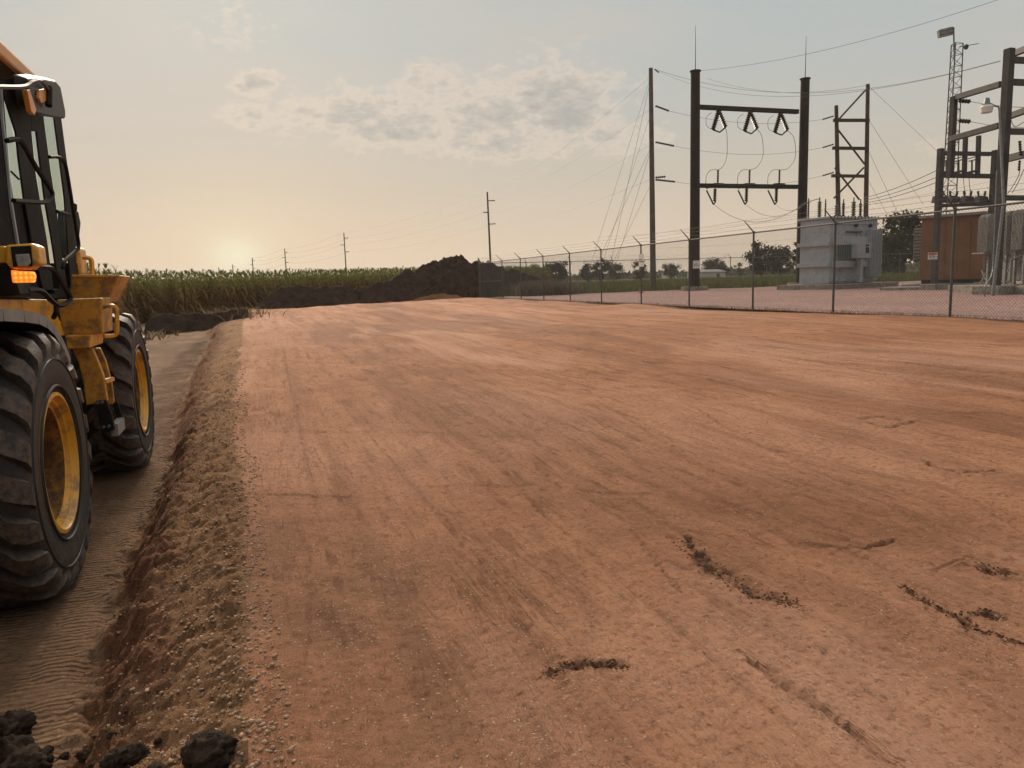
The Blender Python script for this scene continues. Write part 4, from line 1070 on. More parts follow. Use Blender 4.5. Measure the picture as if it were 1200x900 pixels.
mb = MB(); tbox(mb, bo, a2, (wx/2, 1.2, -.30), (wx+1.2, 4.0, .2)); mb.build('plinth', M['conc'], K, bevel=.02)

ro = foot(1142, 29.0, .85); rr_ = foot(1215, 25.5, .85); v = rr_-ro; v.z = 0; a3 = atan2(v.y, v.x); ro = Vector((ro.x, ro.y, .85))
RT = thing('transformer', ro, 'darker grey transformer with tall finned radiators at the right edge', 'transformer')
zt = topz(ro, 252)-.85; zm = topz(ro, 297)-.85
mb = MB(); tbox(mb, ro, a3, (2.4, 1.55, zt*.52), (4.2, 1.6, zt*.96)); mb.build('tank', M['greypaint2'], RT, bevel=.04)
def rad(x0, x1, y, n):
    mb = MB()
    for i in range(n):
        x = x0+(x1-x0)*(i+.5)/n; pts = []
        for dy, dz in ((-.0,zm+.05),(.55,zm+.05),(.55,zt-.1),(.42,zt),(.12,zt),(0,zt-.12)):
            pts.append(local(ro, (x, y+dy, dz), a3))
        off = Matrix.Rotation(a3,3,'Z') @ Vector((.022,0,0)); mb.prism(pts, off)
    r_ = mb.build('radiator', M['greypaint2'], RT)
    mb = MB()
    for zz in (zm+.14, zt-.16): mb.tube([local(ro,(x0,y+.28,zz),a3), local(ro,(x1,y+.28,zz),a3)], .055, 8)
    mb.build('radiator_pipe', M['greypaint2'], r_)
rad(0, .62, 0, 8); rad(1.15, 1.75, 0, 8); rad(2.0, 2.6, 0, 8); rad(2.85, 3.45, 0, 8); rad(3.6, 4.2, 0, 8)
mb = MB(); tbox(mb, ro, a3, (.25, .2, zm), (.75, .6, .05)); mb.build('radiator_shelf', M['greypaint2'], RT)
for x in (.45, 1.0, 1.5, 2.0, 2.5, 3.0, 3.6): 
    mb = MB(); tbox(mb, ro, a3, (x, .22, zm*.5), (.09, .09, zm)); mb.build('leg', M['greypaint2'], RT)
for x in (.45, 2.0): 
    mb = MB(); mb.beam(local(ro,(x-.4,.22,.05),a3), local(ro,(x,.22,zm*.45),a3), .05); mb.beam(local(ro,(x-.4,.22,zm*.45),a3), local(ro,(x,.22,.05),a3), .05); mb.build('cross_brace', M['greypaint2'], RT)
for x in (1.1, 1.8, 2.5):
    mb = MB(); p = local(ro,(x,1.5,zt),a3); insulator(mb, p, p+Vector((0,0,.55)), .12, .09); mb.build('bushing', M['porc'], RT, smooth=True)
for x in (1.3, 2.2, 2.9):
    MB().tube([local(ro,(x,-.05,.1),a3), local(ro,(x,-.05,zm*.75),a3), local(ro,(x+.1,.4,zm*.9),a3)], .05, 8).build('vertical_pipe', M['greypaint2'], RT)
mb = MB(); tbox(mb, ro, a3, (2.2, 1.1, -.21), (5.6, 3.6, .36)); mb.build('plinth', M['conc'], RT, bevel=.02)
# low concrete slab linking the plinths
a_, b_ = foot(1045, 36, .62), foot(1142, 33, .62)
mb = MB().beam((a_.x,a_.y,.60), (b_.x,b_.y,.60), 2.2, .16); mb.build('concrete_slab', M['conc'], None, 'low concrete slab between the transformer and the brown cabinet', 'slab', bevel=.02)
# gravel pad rim
tag(sign(751.5, 305, None, .34, .40, 'white sign wired to the chain link fence right of its seventh post', 2, False, axis='fence', D=23.6))
q = foot(751, 44.5, .56); cn = thing('traffic_cone', q, 'small orange traffic cone at the far edge of the gravel yard', 'cone')
MB().box((q.x,q.y,.59), (.26,.26,.04)).build('base', M['coneor'], cn, bevel=.01); MB().lathe([(.11,.0),(.02,.32),(0,.32)], (q.x,q.y,.61), (0,0,1), 16).build('cone_body', M['coneor'], cn, smooth=True)

# ------------------------------------------------------------ trees and far buildings
def tree(px, D, topy, wpx, label, dens=1.0, z=.45, squat=1.0, seed=0, leafs=1.0, group='trees beyond the yard', low=.28):
    b = foot(px, D, z); t = topz(b, topy); Ht = t-b.z; Rw = wpx/2/F*D
    root = thing('tree', b, label, 'tree', group); r = random.Random(seed+int(px))
    mb = MB(); mb.tube([b-Vector((0,0,.2)), b+Vector((r.uniform(-.1,.1)*Rw*.3,0,Ht*.3)), b+Vector((r.uniform(-.1,.1)*Rw,0,Ht*.7))], [Ht*.035, Ht*.026, Ht*.008], 8)
    rg = np.random.default_rng(seed+int(px)); nc = int(34*dens)
    C_ = []
    while len(C_) < nc:
        p = rg.uniform(-1, 1, 3)
        if (p**2).sum() > 1 or (p**2).sum() < .12: continue
        p = p*(1+.25*rg.normal(size=3)*.4)
        C_.append((b.x+p[0]*Rw*.86, b.y+p[1]*Rw*.86, b.z+Ht*(low+(1-low)/2*(1+p[2]*.93))))
    for c in C_[:9]: mb.tube([b+Vector((0,0,Ht*r.uniform(.2,.5))), Vector(c)], [Ht*.012, Ht*.004], 5)
    mb.build('trunk', M['bark'], root)
    per = int(85*leafs); C_ = np.array(C_); n = nc*per; cr_ = Rw*.30*(.7+.6*rg.random(nc))
    P = np.repeat(C_, per, 0) + rg.normal(size=(n,3))*np.repeat(cr_, per)[:,None]*np.array([.55,.55,.42])
    P[:,2] = np.maximum(P[:,2], b.z+.1)
    s = (Rw*.055+.05)*(.6+.8*rg.random(n)); u = rg.normal(size=(n,3)); u /= np.linalg.norm(u, axis=1)[:,None]; w = np.cross(u, rg.normal(size=(n,3))); w /= np.linalg.norm(w, axis=1)[:,None]
    V = np.stack([P-u*s[:,None], P+w*s[:,None]*.6, P+u*s[:,None], P-w*s[:,None]*.6], 1).reshape(-1,3)
    Q = np.arange(n*4).reshape(n,4); tt = np.repeat(np.clip(np.repeat(rg.random(nc), per)*.7+.3*rg.random(n), 0, 1), 4)
    np_mesh('crown', V, Q, M['leafd'], dict(tint=tt), origin=tuple(b), parent=root)
    return root
tree(1058,85,247,58,'broad dark tree filling the gap between the grey transformer and the brown cabinet',1.5,low=.12)
tree(1036,92,262,36,'shorter dark tree leaning against the left side of the broad tree by the brown cabinet',1,low=.1)
tree(938,58,262,17,'narrow dark tree right behind the right pole of the H frame',1.1,low=.05)
tree(892,120,286,34,'round dark tree, left one of the pair left of the H frame right pole',1.1,low=.12)
tree(914,125,288,32,'round dark tree, right one of the pair left of the H frame right pole',1.1,low=.12)
tree(838,190,304,30,'low dark bush just right of the H frame left pole, over the white trailer',1,low=.1)
tree(652,150,304,30,'wide dark tree over the grey brush by the fence corner',1,low=.1)
tree(690,190,307,22,'low dark tree right of the wide tree over the brush',1,low=.1)
tree(705,170,302,22,'pale topped tree behind the guy wires',1,low=.1)
tree(722,200,307,20,'small dark tree left of the pole with guy wires',1,low=.1)
tree(750,165,302,17,'round dark tree immediately left of the guyed pole',1,low=.1)
tree(786,220,307,20,'low dark tree between the guyed pole and the H frame',1,low=.1)
tree(866,230,308,14,'tiny far tree left of the round pair',.6,low=.1)
tree(628,170,310,20,'leftmost low dark tree, behind the right flank of the soil pile',1,low=.1)
tree(985,150,300,26,'dark tree glimpsed behind the grey transformer',.8,low=.1)
# far wooded belt
Pw = []
for k in range(1500):
    px = random.uniform(-200, 1500); D = random.uniform(330, 420); b = foot(px, D, .4); Pw.append((b.x, b.y, b.z))
Pw = np.array(Pw); hh = 2.2+2.2*np.clip(fbm(Pw[:,0]*.012, Pw[:,1]*.01, 77, 3)+.4, 0, 1); per = 22
P = np.repeat(Pw, per, 0); hv = np.repeat(hh, per); n = len(P); P = P + np.stack([RNG.normal(size=n)*2.2, RNG.normal(size=n)*2.2, hv*RNG.random(n)], 1)
s = .5+.6*RNG.random(n); u = RNG.normal(size=(n,3)); u /= np.linalg.norm(u,axis=1)[:,None]; w = np.cross(u, RNG.normal(size=(n,3))); w /= np.linalg.norm(w,axis=1)[:,None]
V = np.stack([P-u*s[:,None], P+w*s[:,None]*.6, P+u*s[:,None], P-w*s[:,None]*.6], 1).reshape(-1,3)
tag(np_mesh('far_woods', V, np.arange(n*4).reshape(n,4), M['leafd'], dict(tint=np.repeat(RNG.random(n), 4))), 'low belt of far woods along the horizon', 'woods', kind='stuff')
def shed(px, D, wpx, hm, label, depth=6, name='farm_shed', cat='shed'):
    b = foot(px, D, .4); wd = wpx/F*D; r = thing(name, b, label, cat)
    MB().box((b.x,b.y+depth/2,b.z+hm/2), (wd, depth, hm)).build('wall', M['shedw'], r)
    x0, x1 = b.x-wd/2-.3, b.x+wd/2+.3; y0, y1, ym = b.y-.3, b.y+depth+.3, b.y+depth/2; z = b.z+hm
    MB().add([(x0,y0,z),(x1,y0,z),(x1,y1,z),(x0,y1,z),(x0,ym,z+hm*.35),(x1,ym,z+hm*.35)], [(0,1,5,4),(2,3,4,5),(0,4,3),(1,2,5),(0,3,2,1)]).build('roof', M['shedr'], r)
    MB().box((b.x+wd*.2,b.y-.03,b.z+hm*.4), (wd*.12,.06,hm*.7)).build('door', M['steel'], r)
shed(836, 170, 32, 1.7, 'long low white shed in the meadow just right of the H frame left pole', name='farm_shed')
shed(789, 260, 8, 2.2, 'small white shed among the trees between the guyed pole and the H frame')

# ------------------------------------------------------------ wheel loader
LD = thing('wheel_loader', (-2.15, 5.8, 0), 'muddy yellow wheel loader with black cab, parked on the wheel track', 'wheel loader')
XO = -1.03; TR = .70; TW = .50
def tyre_part(cx, cy, cz, side, steer, label=None):
    """side=+1: outer face towards +X"""
    root = MB()
    c = Vector((cx - side*TW/2, cy, cz))   # centre of the tyre
    # rim (part) built first, tyre is its sub-part
    ax = (side, 0, 0)
    prof = [(.355,TW/2-.035),(.372,TW/2-.02),(.372,TW/2+.0),(.352,TW/2+.004),(.345,TW/2-.012),(.335,TW/2-.03),(.325,TW/2-.032),(.318,TW/2-.055),(.306,TW/2-.058)]
    root.lathe(prof, c, ax, 56)
    rim = root.build('wheel', M['yellow'], LD, smooth=True)
    MB().lathe([(.306,TW/2-.058),(.284,TW/2-.12),(.272,TW/2-.27),(.25,TW/2-.285),(.17,TW/2-.275),(.16,TW/2-.20),(.13,TW/2-.17),(0,TW/2-.17)], c, ax, 56).build('wheel_disc', M['disc'], rim, smooth=True)
    mb = MB()
    for k in range(12):
        a = 2*pi*k/12; q = c + Vector((side*(TW/2-.285), sin(a)*.205, cos(a)*.205)); mb.tube([q, q+Vector((side*.03,0,0))], .018, 6)
    mb.build('wheel_nut', M['chrome'], rim)
    mb = MB(); h = TW/2
    body = [(.355,h-.03),(.385,h-.012),(.42,h+.002),(.50,h+.012),(.56,h+.008),(.605,h-.012),(.630,h-.045),(.648,h-.09),(.655,0.0),(.648,-h+.09),(.630,-h+.045),(.605,-h+.012),(.56,-h-.008),(.50,-h-.01),(.42,-h),(.355,-h+.03)]
    mb.lathe(body, c, ax, 72)
    nb = len(mb.v)
    # sidewall rings of raised rubber
    for rr in (.405,.545): mb.lathe([(rr-.008,h+.004),(rr-.004,h+.016),(rr+.004,h+.016),(rr+.008,h+.004)], c, ax, 72)
    nb2 = len(mb.v)
    NL = 21
    def R0(t):  # t across from centre (0) over shoulder and down the sidewall (1.25) -> radius, lateral
        if t < .8: return .652-.004*t/.8, (h-.075)*t/.8
        if t < 1.0:
            a = (t-.8)/.2*pi/2*.9; return .648-.06*(1-cos(a)), (h-.075)+.075*sin(a)
        return .60-.22*(t-1.0), h+.000
    for sgn in (1, -1):
        for k in range(NL):
            th0 = 2*pi*(k+(0 if sgn > 0 else .5))/NL; T_ = [-.06,.06,.2,.36,.52,.68,.80,.88,.96,1.04,1.14,1.26]; b = len(mb.v)
            for j, t in enumerate(T_):
                r_, l_ = R0(max(t, 0)); l_ = l_ if t >= 0 else -.02
                hgt = .050 if t < .9 else .050*max(0, 1-(t-.9)/.40)
                sw = .40*t**1.15 if t > 0 else 0
                wd = .105+.03*min(max(t,0),1); wd = wd*(1-.35*max(0, t-1.0)/.26)
                th = th0 + sw
                nx = 0 if t < .8 else sin((min(t,1)-.8)/.2*pi/2*.9); nr = cos((max(.8,min(t,1))-.8)/.2*pi/2*.9)
                for off, e in ((-.5,0),(-.40,1),(.40,1),(.5,0)):
                    a = th + off*wd/.66*1.0
                    rr = r_ + (hgt*nr if e else -.012*nr); ll = l_ + (hgt*.55*nx if e else -.006)
                    # side towards the front of the machine: outer ends of the lugs sweep down on the leading face
                    mb.v.append((c.x + side*sgn*ll, c.y - sin(a)*rr, c.z + cos(a)*rr))
            for j in range(len(T_)-1):
                for e in range(3): mb.f.append((b+j*4+e, b+j*4+e+1, b+(j+1)*4+e+1, b+(j+1)*4+e))
            mb.f.append((b,b+1,b+2,b+3)); e = b+(len(T_)-1)*4; mb.f.append((e+3,e+2,e+1,e))
    t = mb.build('tyre', M['rubber'], rim, smooth=True)
    w = np.zeros(len(mb.v)); lv_ = np.arange(len(mb.v)-nb2) % 4; w[nb2:] = np.where((lv_ == 1) | (lv_ == 2), 1.0, .15); w[:nb] = .25; w[:nb] = np.where(np.array([v[2] for v in mb.v[:nb]]) < 0.25, .6, .22)
    a_ = t.data.attributes.new('lug', 'FLOAT', 'POINT'); a_.data.foreach_set('value', w.astype(np.float32))
    return rim
h1 = onX(73, 545, XO); h2 = onX(166, 460, XO)
Y1, Y2 = h1.y, h2.y; ZC = TR-.025
for yy in (Y1, Y2):
    tyre_part(XO, yy, ZC, 1, 0); tyre_part(-3.30, yy, ZC, -1, 0)
for (a, b, c) in (((-1.75,5.0,1.15),(-1.55,5.5,.85),(-1.6,6.2,1.0)),((-1.8,5.1,1.0),(-1.6,5.6,.70),(-1.65,6.3,.85)),((-1.7,5.2,1.3),(-1.48,5.6,1.05),(-1.5,6.0,1.2))):
    curve([a, b, c], .022, 8).build('hydraulic_hose', M['blackf'], LD, smooth=True)
# axles, chassis and belly
for yy in (Y1, Y2):
    MB().tube([(-1.3,yy,ZC),(-1.75,yy,ZC),(-2.1,yy,ZC),(-2.55,yy,ZC),(-3.0,yy,ZC)], [.15,.17,.27,.17,.15], 16).build('axle', M['under'], LD, smooth=True)
MB().box((-2.16,(Y1+Y2)/2,.82), (.85,Y2-Y1+.6,.62)).build('frame', M['under'], LD, bevel=.03)
MB().box((-1.62,6.35,.95), (.45,.5,.75)).build('tank', M['under'], LD, bevel=.04)
MB().box((-2.16,(Y1+5.2)/2,1.35), (1.5,1.1,.5)).build('front_frame', M['under'], LD, bevel=.03)
# fender over the leading wheel
def arch(y0, z0, R, a0, a1, n, x0, x1, t):
    mb = MB(); b = 0
    for i in range(n+1):
        a = a0+(a1-a0)*i/n
        for rr in (R, R+t):
            for x in (x0, x1): mb.v.append((x, y0+sin(a)*rr, z0+cos(a)*rr))
    for i in range(n):
        k = i*4; mb.f += [(k,k+1,k+5,k+4),(k+2,k+6,k+7,k+3),(k,k+4,k+6,k+2),(k+1,k+3,k+7,k+5)]
    mb.f += [(0,2,3,1),(n*4,n*4+1,n*4+3,n*4+2)]; return mb
Fd = MB()
pts = [(-60,365),(-30,361),(0,361.5),(25,364),(42,367),(52,372),(60,380),(68,392),(75,406),(80,420)]
P3 = [onX(a, b, -1.06) for a, b in pts]
for i in range(len(P3)-1):
    a, b = P3[i], P3[i+1]
    Fd.add([a, b, b+Vector((0,0,-.045)), a+Vector((0,0,-.045)), a+Vector((-.48,0,0)), b+Vector((-.48,0,0)), b+Vector((-.48,0,-.045)), a+Vector((-.48,0,-.045))],
           [(0,1,2,3),(0,4,5,1),(3,2,6,7),(4,7,6,5)])
Fd.build('fender', M['blackf'], LD, smooth=True)
Fe = MB()
for i in range(len(P3)-1):
    a, b = P3[i], P3[i+1]; u = Vector((.012,0,0)); Fe.add([a+u, b+u, b+u+Vector((0,-.02,-.055)), a+u+Vector((0,-.01,-.055)), a+Vector((-.05,0,.006)), b+Vector((-.05,0,.006))], [(0,1,2,3),(0,4,5,1)])
Fe.build('fender_trim', M['trim'], LD, smooth=True)
# yellow side panel above the fender, dark step deck above it
XS = -1.30
poly = [onX(a, b, XS) for a, b in ((-40,350),(0,350),(58,351),(62,356),(70,375),(76,393),(66,395),(50,372),(0,372),(-40,372))]
MB().prism(poly, (-.5,0,0)).build('side_panel', M['yellow'], LD, bevel=.006)
poly = [onX(a, b, XS+.02) for a, b in ((-40,326),(0,329),(28,333),(32,348),(40,349.5),(-40,349))]
MB().prism(poly, (-.45,0,0)).build('step_deck', M['blackf'], LD, bevel=.006)
# front-facing yellow box between the wheels with its handle, step and ladder
YB = 6.05
def oY(px, py, Y=YB): return onY(px, py, Y)
poly = [oY(66,351), oY(119,349), oY(120,391), oY(74,394)]
bx = MB().prism(poly, (0,.42,0)).build('battery_box', M['yellowd'], LD, bevel=.01)
poly = [oY(76,393.5,YB-.12), oY(106,393,YB-.12), oY(105,408,YB-.12), oY(79,409,YB-.12)]
MB().prism(poly, (0,.50,0)).build('step', M['yellow'], LD, bevel=.008)
def trib(ptsL, ptsR, off):
    """ladder cheek between two outlines"""
    return MB().prism([oY(*q) for q in ptsL] + [oY(*q) for q in reversed(ptsR)], off)
trib([(84,408),(92,425),(98,450),(101,475)], [(108,408),(114,422),(121,440),(126,470)], (0,.06,0)).build('ladder_plate', M['yellowd'], LD, bevel=.006)
MB().prism([onY(*q, YB+.3) for q in ((117,408),(124,424),(131,450),(134,474),(126,474),(122,446),(116,424),(110,408))], (0,.05,0)).build('ladder_plate', M['yellowd'], LD, bevel=.006)
MB().beam(oY(121,447,YB+.02), onY(131,444,YB+.3), .04,.03).build('ladder_rung', M['yellow'], LD)
br1 = MB().prism([oY(112,470,YB-.03), oY(124,469,YB-.03), oY(131,487,YB-.03), oY(134,504,YB-.03), oY(121,508,YB-.03), oY(115,488,YB-.03)], (0,.05,0)).build('step_hanger', M['blackm'], LD, bevel=.004)
MB().prism([onY(132,472,YB+.3), onY(137,471,YB+.3), onY(143,487,YB+.3), onY(143,496,YB+.3), onY(140,500,YB+.3), onY(136,488,YB+.3)], (0,.04,0)).build('step_hanger', M['blackm'], LD, bevel=.004)
MB().beam(oY(134,504,YB), onY(142,496,YB+.3), .05,.09).build('bottom_step', M['greypaint2'], LD)
mb = MB()
for a, b in ((115,472),(120,471),(122,500),(128,499)): q = oY(a, b, YB-.03); mb.tube([q, q-Vector((0,.02,0))], .011, 6)
mb.build('bolt', M['chrome'], br1)
curve([oY(121,360,YB+.05), oY(127,358.5,YB+.05), oY(134,359,YB+.1), oY(137,365,YB+.1), oY(137,388,YB+.1), oY(134,393,YB+.1), oY(122,394,YB+.05)], .017, 6).build('grab_handle', M['yellow'], LD, smooth=True)
# flared rear fender
YF = 6.45
f0 = [onY(*q, YF) for q in ((84,322),(140,322.5),(125,355),(112,352),(80,352))]
YK = onX(153, 322, f0[1].x).y
back = [onY(*q, YF+1.25) for q in ((100,321),(160,321.5),(150,346),(140,348),(104,348))]
mb = MB(); n = 5; V_ = f0 + [Vector((q.x, YK, q.z)) for q in f0]
mb.add(V_, [(0,1,2,3,4)[::-1], (5,6,7,8,9)] + [(i, (i+1)%5, 5+(i+1)%5, 5+i) for i in range(5)]); mb.build('rear_fender', M['yellowd'], LD, bevel=.01)
q0_, q1_ = onY(143,323,YF-.004), onY(150.5,322.5,YF-.004)
MB().prism([onY(*q, YF-.012) for q in ((84,322),(140,322),(140,325),(84,325))], (0,.012,0)).build('fender_lip', M['yellow'], LD, bevel=.004)
# engine hood behind the cab and its rail
MB().prism([onY(*q, 7.0) for q in ((84,288),(93,290),(96,322),(84,322))] , (0,.25,0)).build('hood_corner', M['yellow'], LD, bevel=.02)
MB().box((-2.3,7.6,1.45), (1.15,1.5,.75)).build('hood', M['yellow'], LD, bevel=.06)
curve([onY(97,302,6.9), onY(103,302.5,6.9), onY(107,306,6.9), onY(107.5,322,6.9)], .02, 6).build('hood_rail', M['yellow'], LD, smooth=True)
# cab: side wall traced on its own plane
XC = -1.35
def cp(pts, t=.07, x=XC): return MB().prism([onX(a, b, x) for a, b in pts], (-t, 0, 0))
def cpart(name, mt, *polys, t=.012, x=XC, parent=None, bevel=.004):
    mb = MB()
    for pg in polys:
        k = cp(pg, t, x); mb.add(k.v, k.f)
    return mb.build(name, mt, parent, bevel=bevel)
cpart('door_pillar', M['blackm'], [(-45,60),(3,95),(9,170),(12,205),(17,240),(24,345),(-45,345)], parent=LD)
cpart('centre_pillar', M['blackm'], [(22,92),(33,93),(37,154),(42,203),(47,234),(55,280),(64,345),(52,345),(38,285),(29,235),(23,190),(19,155),(4,108),(2,92)], parent=LD)
cpart('rear_post', M['blackm'], [(34,92),(50,92),(51.5,139),(59.5,200),(66,242),(72,295),(80,339),(70,339),(61,280),(53,234),(49,203),(43,154),(37,154)], parent=LD)
cpart('corner_post', M['blackm'], [(62,100),(68,100),(72,139),(80,200),(84,240),(89,290),(91,338),(84,341),(80,290),(76,232),(72,200),(64,139)], parent=LD)
cpart('lower_door', M['blackm'], [(14,233),(47,236),(55,280),(64,345),(22,345),(17,270)], t=.012, x=XC-.02, parent=LD)
cpart('sill', M['blackm'], [(-45,342),(90,338),(90,348),(60,350),(-45,352)], t=.12, parent=LD)
cpart('seal_strip', M['greypaint'], [(1.5,104),(3,104),(5,140),(11.5,200),(15.5,240),(23,287),(21.5,287),(13.8,240),(10,200),(3.6,140)], t=.02, x=XC+.012, parent=LD, bevel=0)
cpart('door_glass', M['glass'], [(3,104),(6,106),(30,237),(16,237)], t=.003, x=XC-.035, parent=LD, bevel=0)
cpart('rear_side_glass', M['glass'], [(37,152),(43,152),(53,234),(70,338),(64,338),(47,234)], [(51,137),(65,137),(76,232),(84,340),(79,340),(66,242)], t=.003, x=XC-.035, parent=LD, bevel=0)
c_f = onX(-60, 300, XC).y; c_r = onX(89, 300, XC).y; XR = -2.95
zb, ztp = 1.50, onX(70,120,XC).z
for nm, x, y in (('far_front_post', XR, c_f), ('far_rear_post', XR, c_r-.05)):
    MB().box((x, y, (zb+ztp)/2), (.08,.08,ztp-zb)).build('cab_post', M['blackm'], LD)
MB().box((XC-.04, c_f, (zb+ztp)/2), (.08,.08,ztp-zb)).build('cab_post', M['blackm'], LD)
mb = MB(); mb.box(((XC+XR)/2, c_r, zb+.10), (XC-XR,.05,.40)); mb.build('rear_wall', M['blackm'], LD)
mb = MB(); mb.box(((XC+XR)/2, c_f, zb+.05), (XC-XR,.05,.30)); mb.build('front_wall', M['blackm'], LD)
MB().box(((XC+XR)/2, (c_f+c_r)/2, zb-.08), (XC-XR,c_r-c_f,.12)).build('cab_floor', M['blackm'], LD)
MB().box(((XC+XR)/2, c_r+.0, (zb+ztp)/2+.2), (XC-XR-.1,.006,ztp-zb-.5)).build('rear_window', M['glass'], LD)
MB().box(((XC+XR)/2, c_f+.0, (zb+ztp)/2+.1), (XC-XR-.1,.006,ztp-zb-.4)).build('windscreen', M['glass'], LD)
se = MB(); se.box((-2.15,5.9,1.78),(.5,.5,.14)); se.box((-2.15,6.18,2.12),(.48,.12,.62)); se.box((-2.15,6.2,2.52),(.26,.09,.2)); se.build('seat', M['seatcloth'], LD, bevel=.03)
mb = MB(); mb.tube([(-2.15,5.3,1.5),(-2.15,5.42,2.05)], .035, 8); mb.lathe([(.17,-.015),(.19,0),(.17,.015),(.155,0)], (-2.15,5.43,2.08), (0,.5,1), 20, close=True); mb.build('steering_wheel', M['blackm'], LD)
# roof
zr = onX(36, 93, XC).z; zt_ = onX(10, 59, XC).z-zr; y0, y1 = c_f-.25, c_r+.18; x0, x1 = XC+.04, XR-.04
prof = [(x0-.05,zr-.05),(x0-.01,zr-.06),(x0+.0,zr+.03),(x0-.03,zr+zt_*.7),(x0-.16,zr+zt_),(x1+.16,zr+zt_),(x1+.03,zr+zt_*.7),(x1,zr+.03),(x1+.02,zr)]
rf = onX(50, 91, XC+.04)
MB().prism([(x, y0, z-.0) for x, z in prof], (0, rf.y-y0, 0)).build('roof', M['orange'], LD, bevel=.03)
MB().box(((XC+XR)/2,(y0+rf.y)/2,zr-.03),(XC-XR-.02,rf.y-y0-.1,.06)).build('headliner', M['headliner'], LD)
# mirror on its arm
XM = XC+.10
mh = MB().prism([onX(*q, XM) for q in ((33,92),(45,91),(66,95),(71,101),(77,131),(77,139),(73,140),(42,133),(38,128))], (-.06,-.10,0)).build('mirror', M['mirrorp'], LD, bevel=.012)
MB().prism([onX(*q, XM+.012) for q in ((46,133),(75,137.5),(75,139),(43,135))], (-.02,0,0)).build('mirror_rim', M['blackf'], mh)
MB().prism([onX(*q, XM+.02) for q in ((47,105),(54,104),(55,118),(49,121),(46,115))], (-.02,0,0)).build('side_marker', M['orange'], mh, bevel=.004)
MB().prism([onX(*q, XM+.016) for q in ((32,106),(35,105),(43,129),(41,135),(37,131))], (-.03,0,0)).build('work_lamp_bezel', M['orange'], mh, bevel=.004)
MB().tube([onX(57,102,XM+.03), onX(57,124,XM+.03)], .022, 8).build('mirror_hinge', M['blackf'], mh)
curve([onX(-30,101,XM+.02), onX(0,102,XM+.02), onX(28,101.5,XM+.02), onX(38,96,XM+.02), onX(48,95,XM+.03), onX(56,104,XM+.03)], .013, 6).build('mirror_arm', M['steel'], LD, smooth=True)
# handrails on the door side
XH = XC+.09
curve([onX(8,165,XH), onX(18,163.5,XH), onX(26,168,XH), onX(42,196,XH), onX(58,220,XH), onX(61,228,XH), onX(57,235,XH), onX(48,237,XH), onX(16,235,XH)], .016, 6).build('door_handrail', M['blackm'], LD, smooth=True)
curve([onX(58,184,XH), onX(68,184,XH), onX(75,190,XH), onX(79,206,XH), onX(88,262,XH), onX(92,288,XH), onX(87,296,XH), onX(76,306,XH), onX(73,314,XH)], .014, 6).build('rear_handrail', M['blackm'], LD, smooth=True)
MB().tube([onX(67,248,XH), onX(81,252,XH)], .014, 6).build('rail_bracket', M['blackm'], LD)
MB().prism([onX(*q, XC-.1) for q in ((84,246),(92,247),(95,262),(91,303),(84,300))], (-.12,.05,0)).build('air_intake', M['blackf'], LD, bevel=.015)
MB().tube([onX(86,246,XC-.12), onX(86,240,XC-.12)], .03, 8).build('intake_cap', M['blackf'], LD)
MB().tube([onX(13,201,XC-.3), onX(22,210,XC-.3)], .008, 5).build('wiper', M['blackm'], LD)
# work light and amber indicator at the front corner
YLt = 4.55
def oL(px, py, Y=YLt): return onY(px, py, Y)
hs = MB().prism([oL(6,287), oL(36,285), oL(44,288), oL(46.5,310), oL(37,311), oL(35,316), oL(12,315), oL(6,308)], (0,.16,0)).build('light_housing', M['yellow'], LD, bevel=.012)
MB().prism([oL(12,289,YLt-.012), oL(36,287.5,YLt-.012), oL(38,312,YLt-.012), oL(15,313,YLt-.012)], (0,.012,0)).build('lamp_surround', M['blackm'], hs, bevel=.004)
MB().prism([oL(17,298,YLt-.024), oL(34,297,YLt-.024), oL(36,308,YLt-.024), oL(32,312,YLt-.024), oL(20,312,YLt-.024)], (0,.014,0)).build('headlight', M['lens'], hs, bevel=.006)
MB().prism([oL(-30,288,YLt+.05), oL(6,288,YLt+.05), oL(7,308,YLt+.05), oL(-30,310,YLt+.05)], (0,.12,0)).build('light_bracket', M['yellow'], LD, bevel=.01)
MB().prism([oL(12,316,YLt-.03), oL(20,317.5,YLt-.03), oL(37,318,YLt-.03), oL(39,323,YLt-.03), oL(38,331,YLt-.03), oL(14,331.5,YLt-.03)], (0,.07,0)).build('turn_signal', M['amber'], LD, bevel=.008)
MB().prism([oL(-30,309,YLt+.06), oL(12,309,YLt+.06), oL(20,334,YLt+.06), oL(24,346,YLt+.06), oL(-30,348,YLt+.06)], (0,.25,0)).build('light_bracket', M['blackm'], LD, bevel=.01)
XG = -1.20
curve([onX(38,313,XG), onX(54,313.5,XG), onX(62,316,XG), onX(70,328,XG), onX(80,344,XG), onX(82,350,XG), onX(77,356,XG), onX(68,357.5,XG), onX(60,352,XG), onX(50,342,XG), onX(40,339.5,XG), onX(32,340,XG)], .017, 6).build('black_grab_rail', M['blackm'], LD, smooth=True)
MB().tube([onX(66,357,XG), onX(66,366,XG), onX(63,372,XG-.05)], .016, 6).build('hose', M['blackm'], LD)
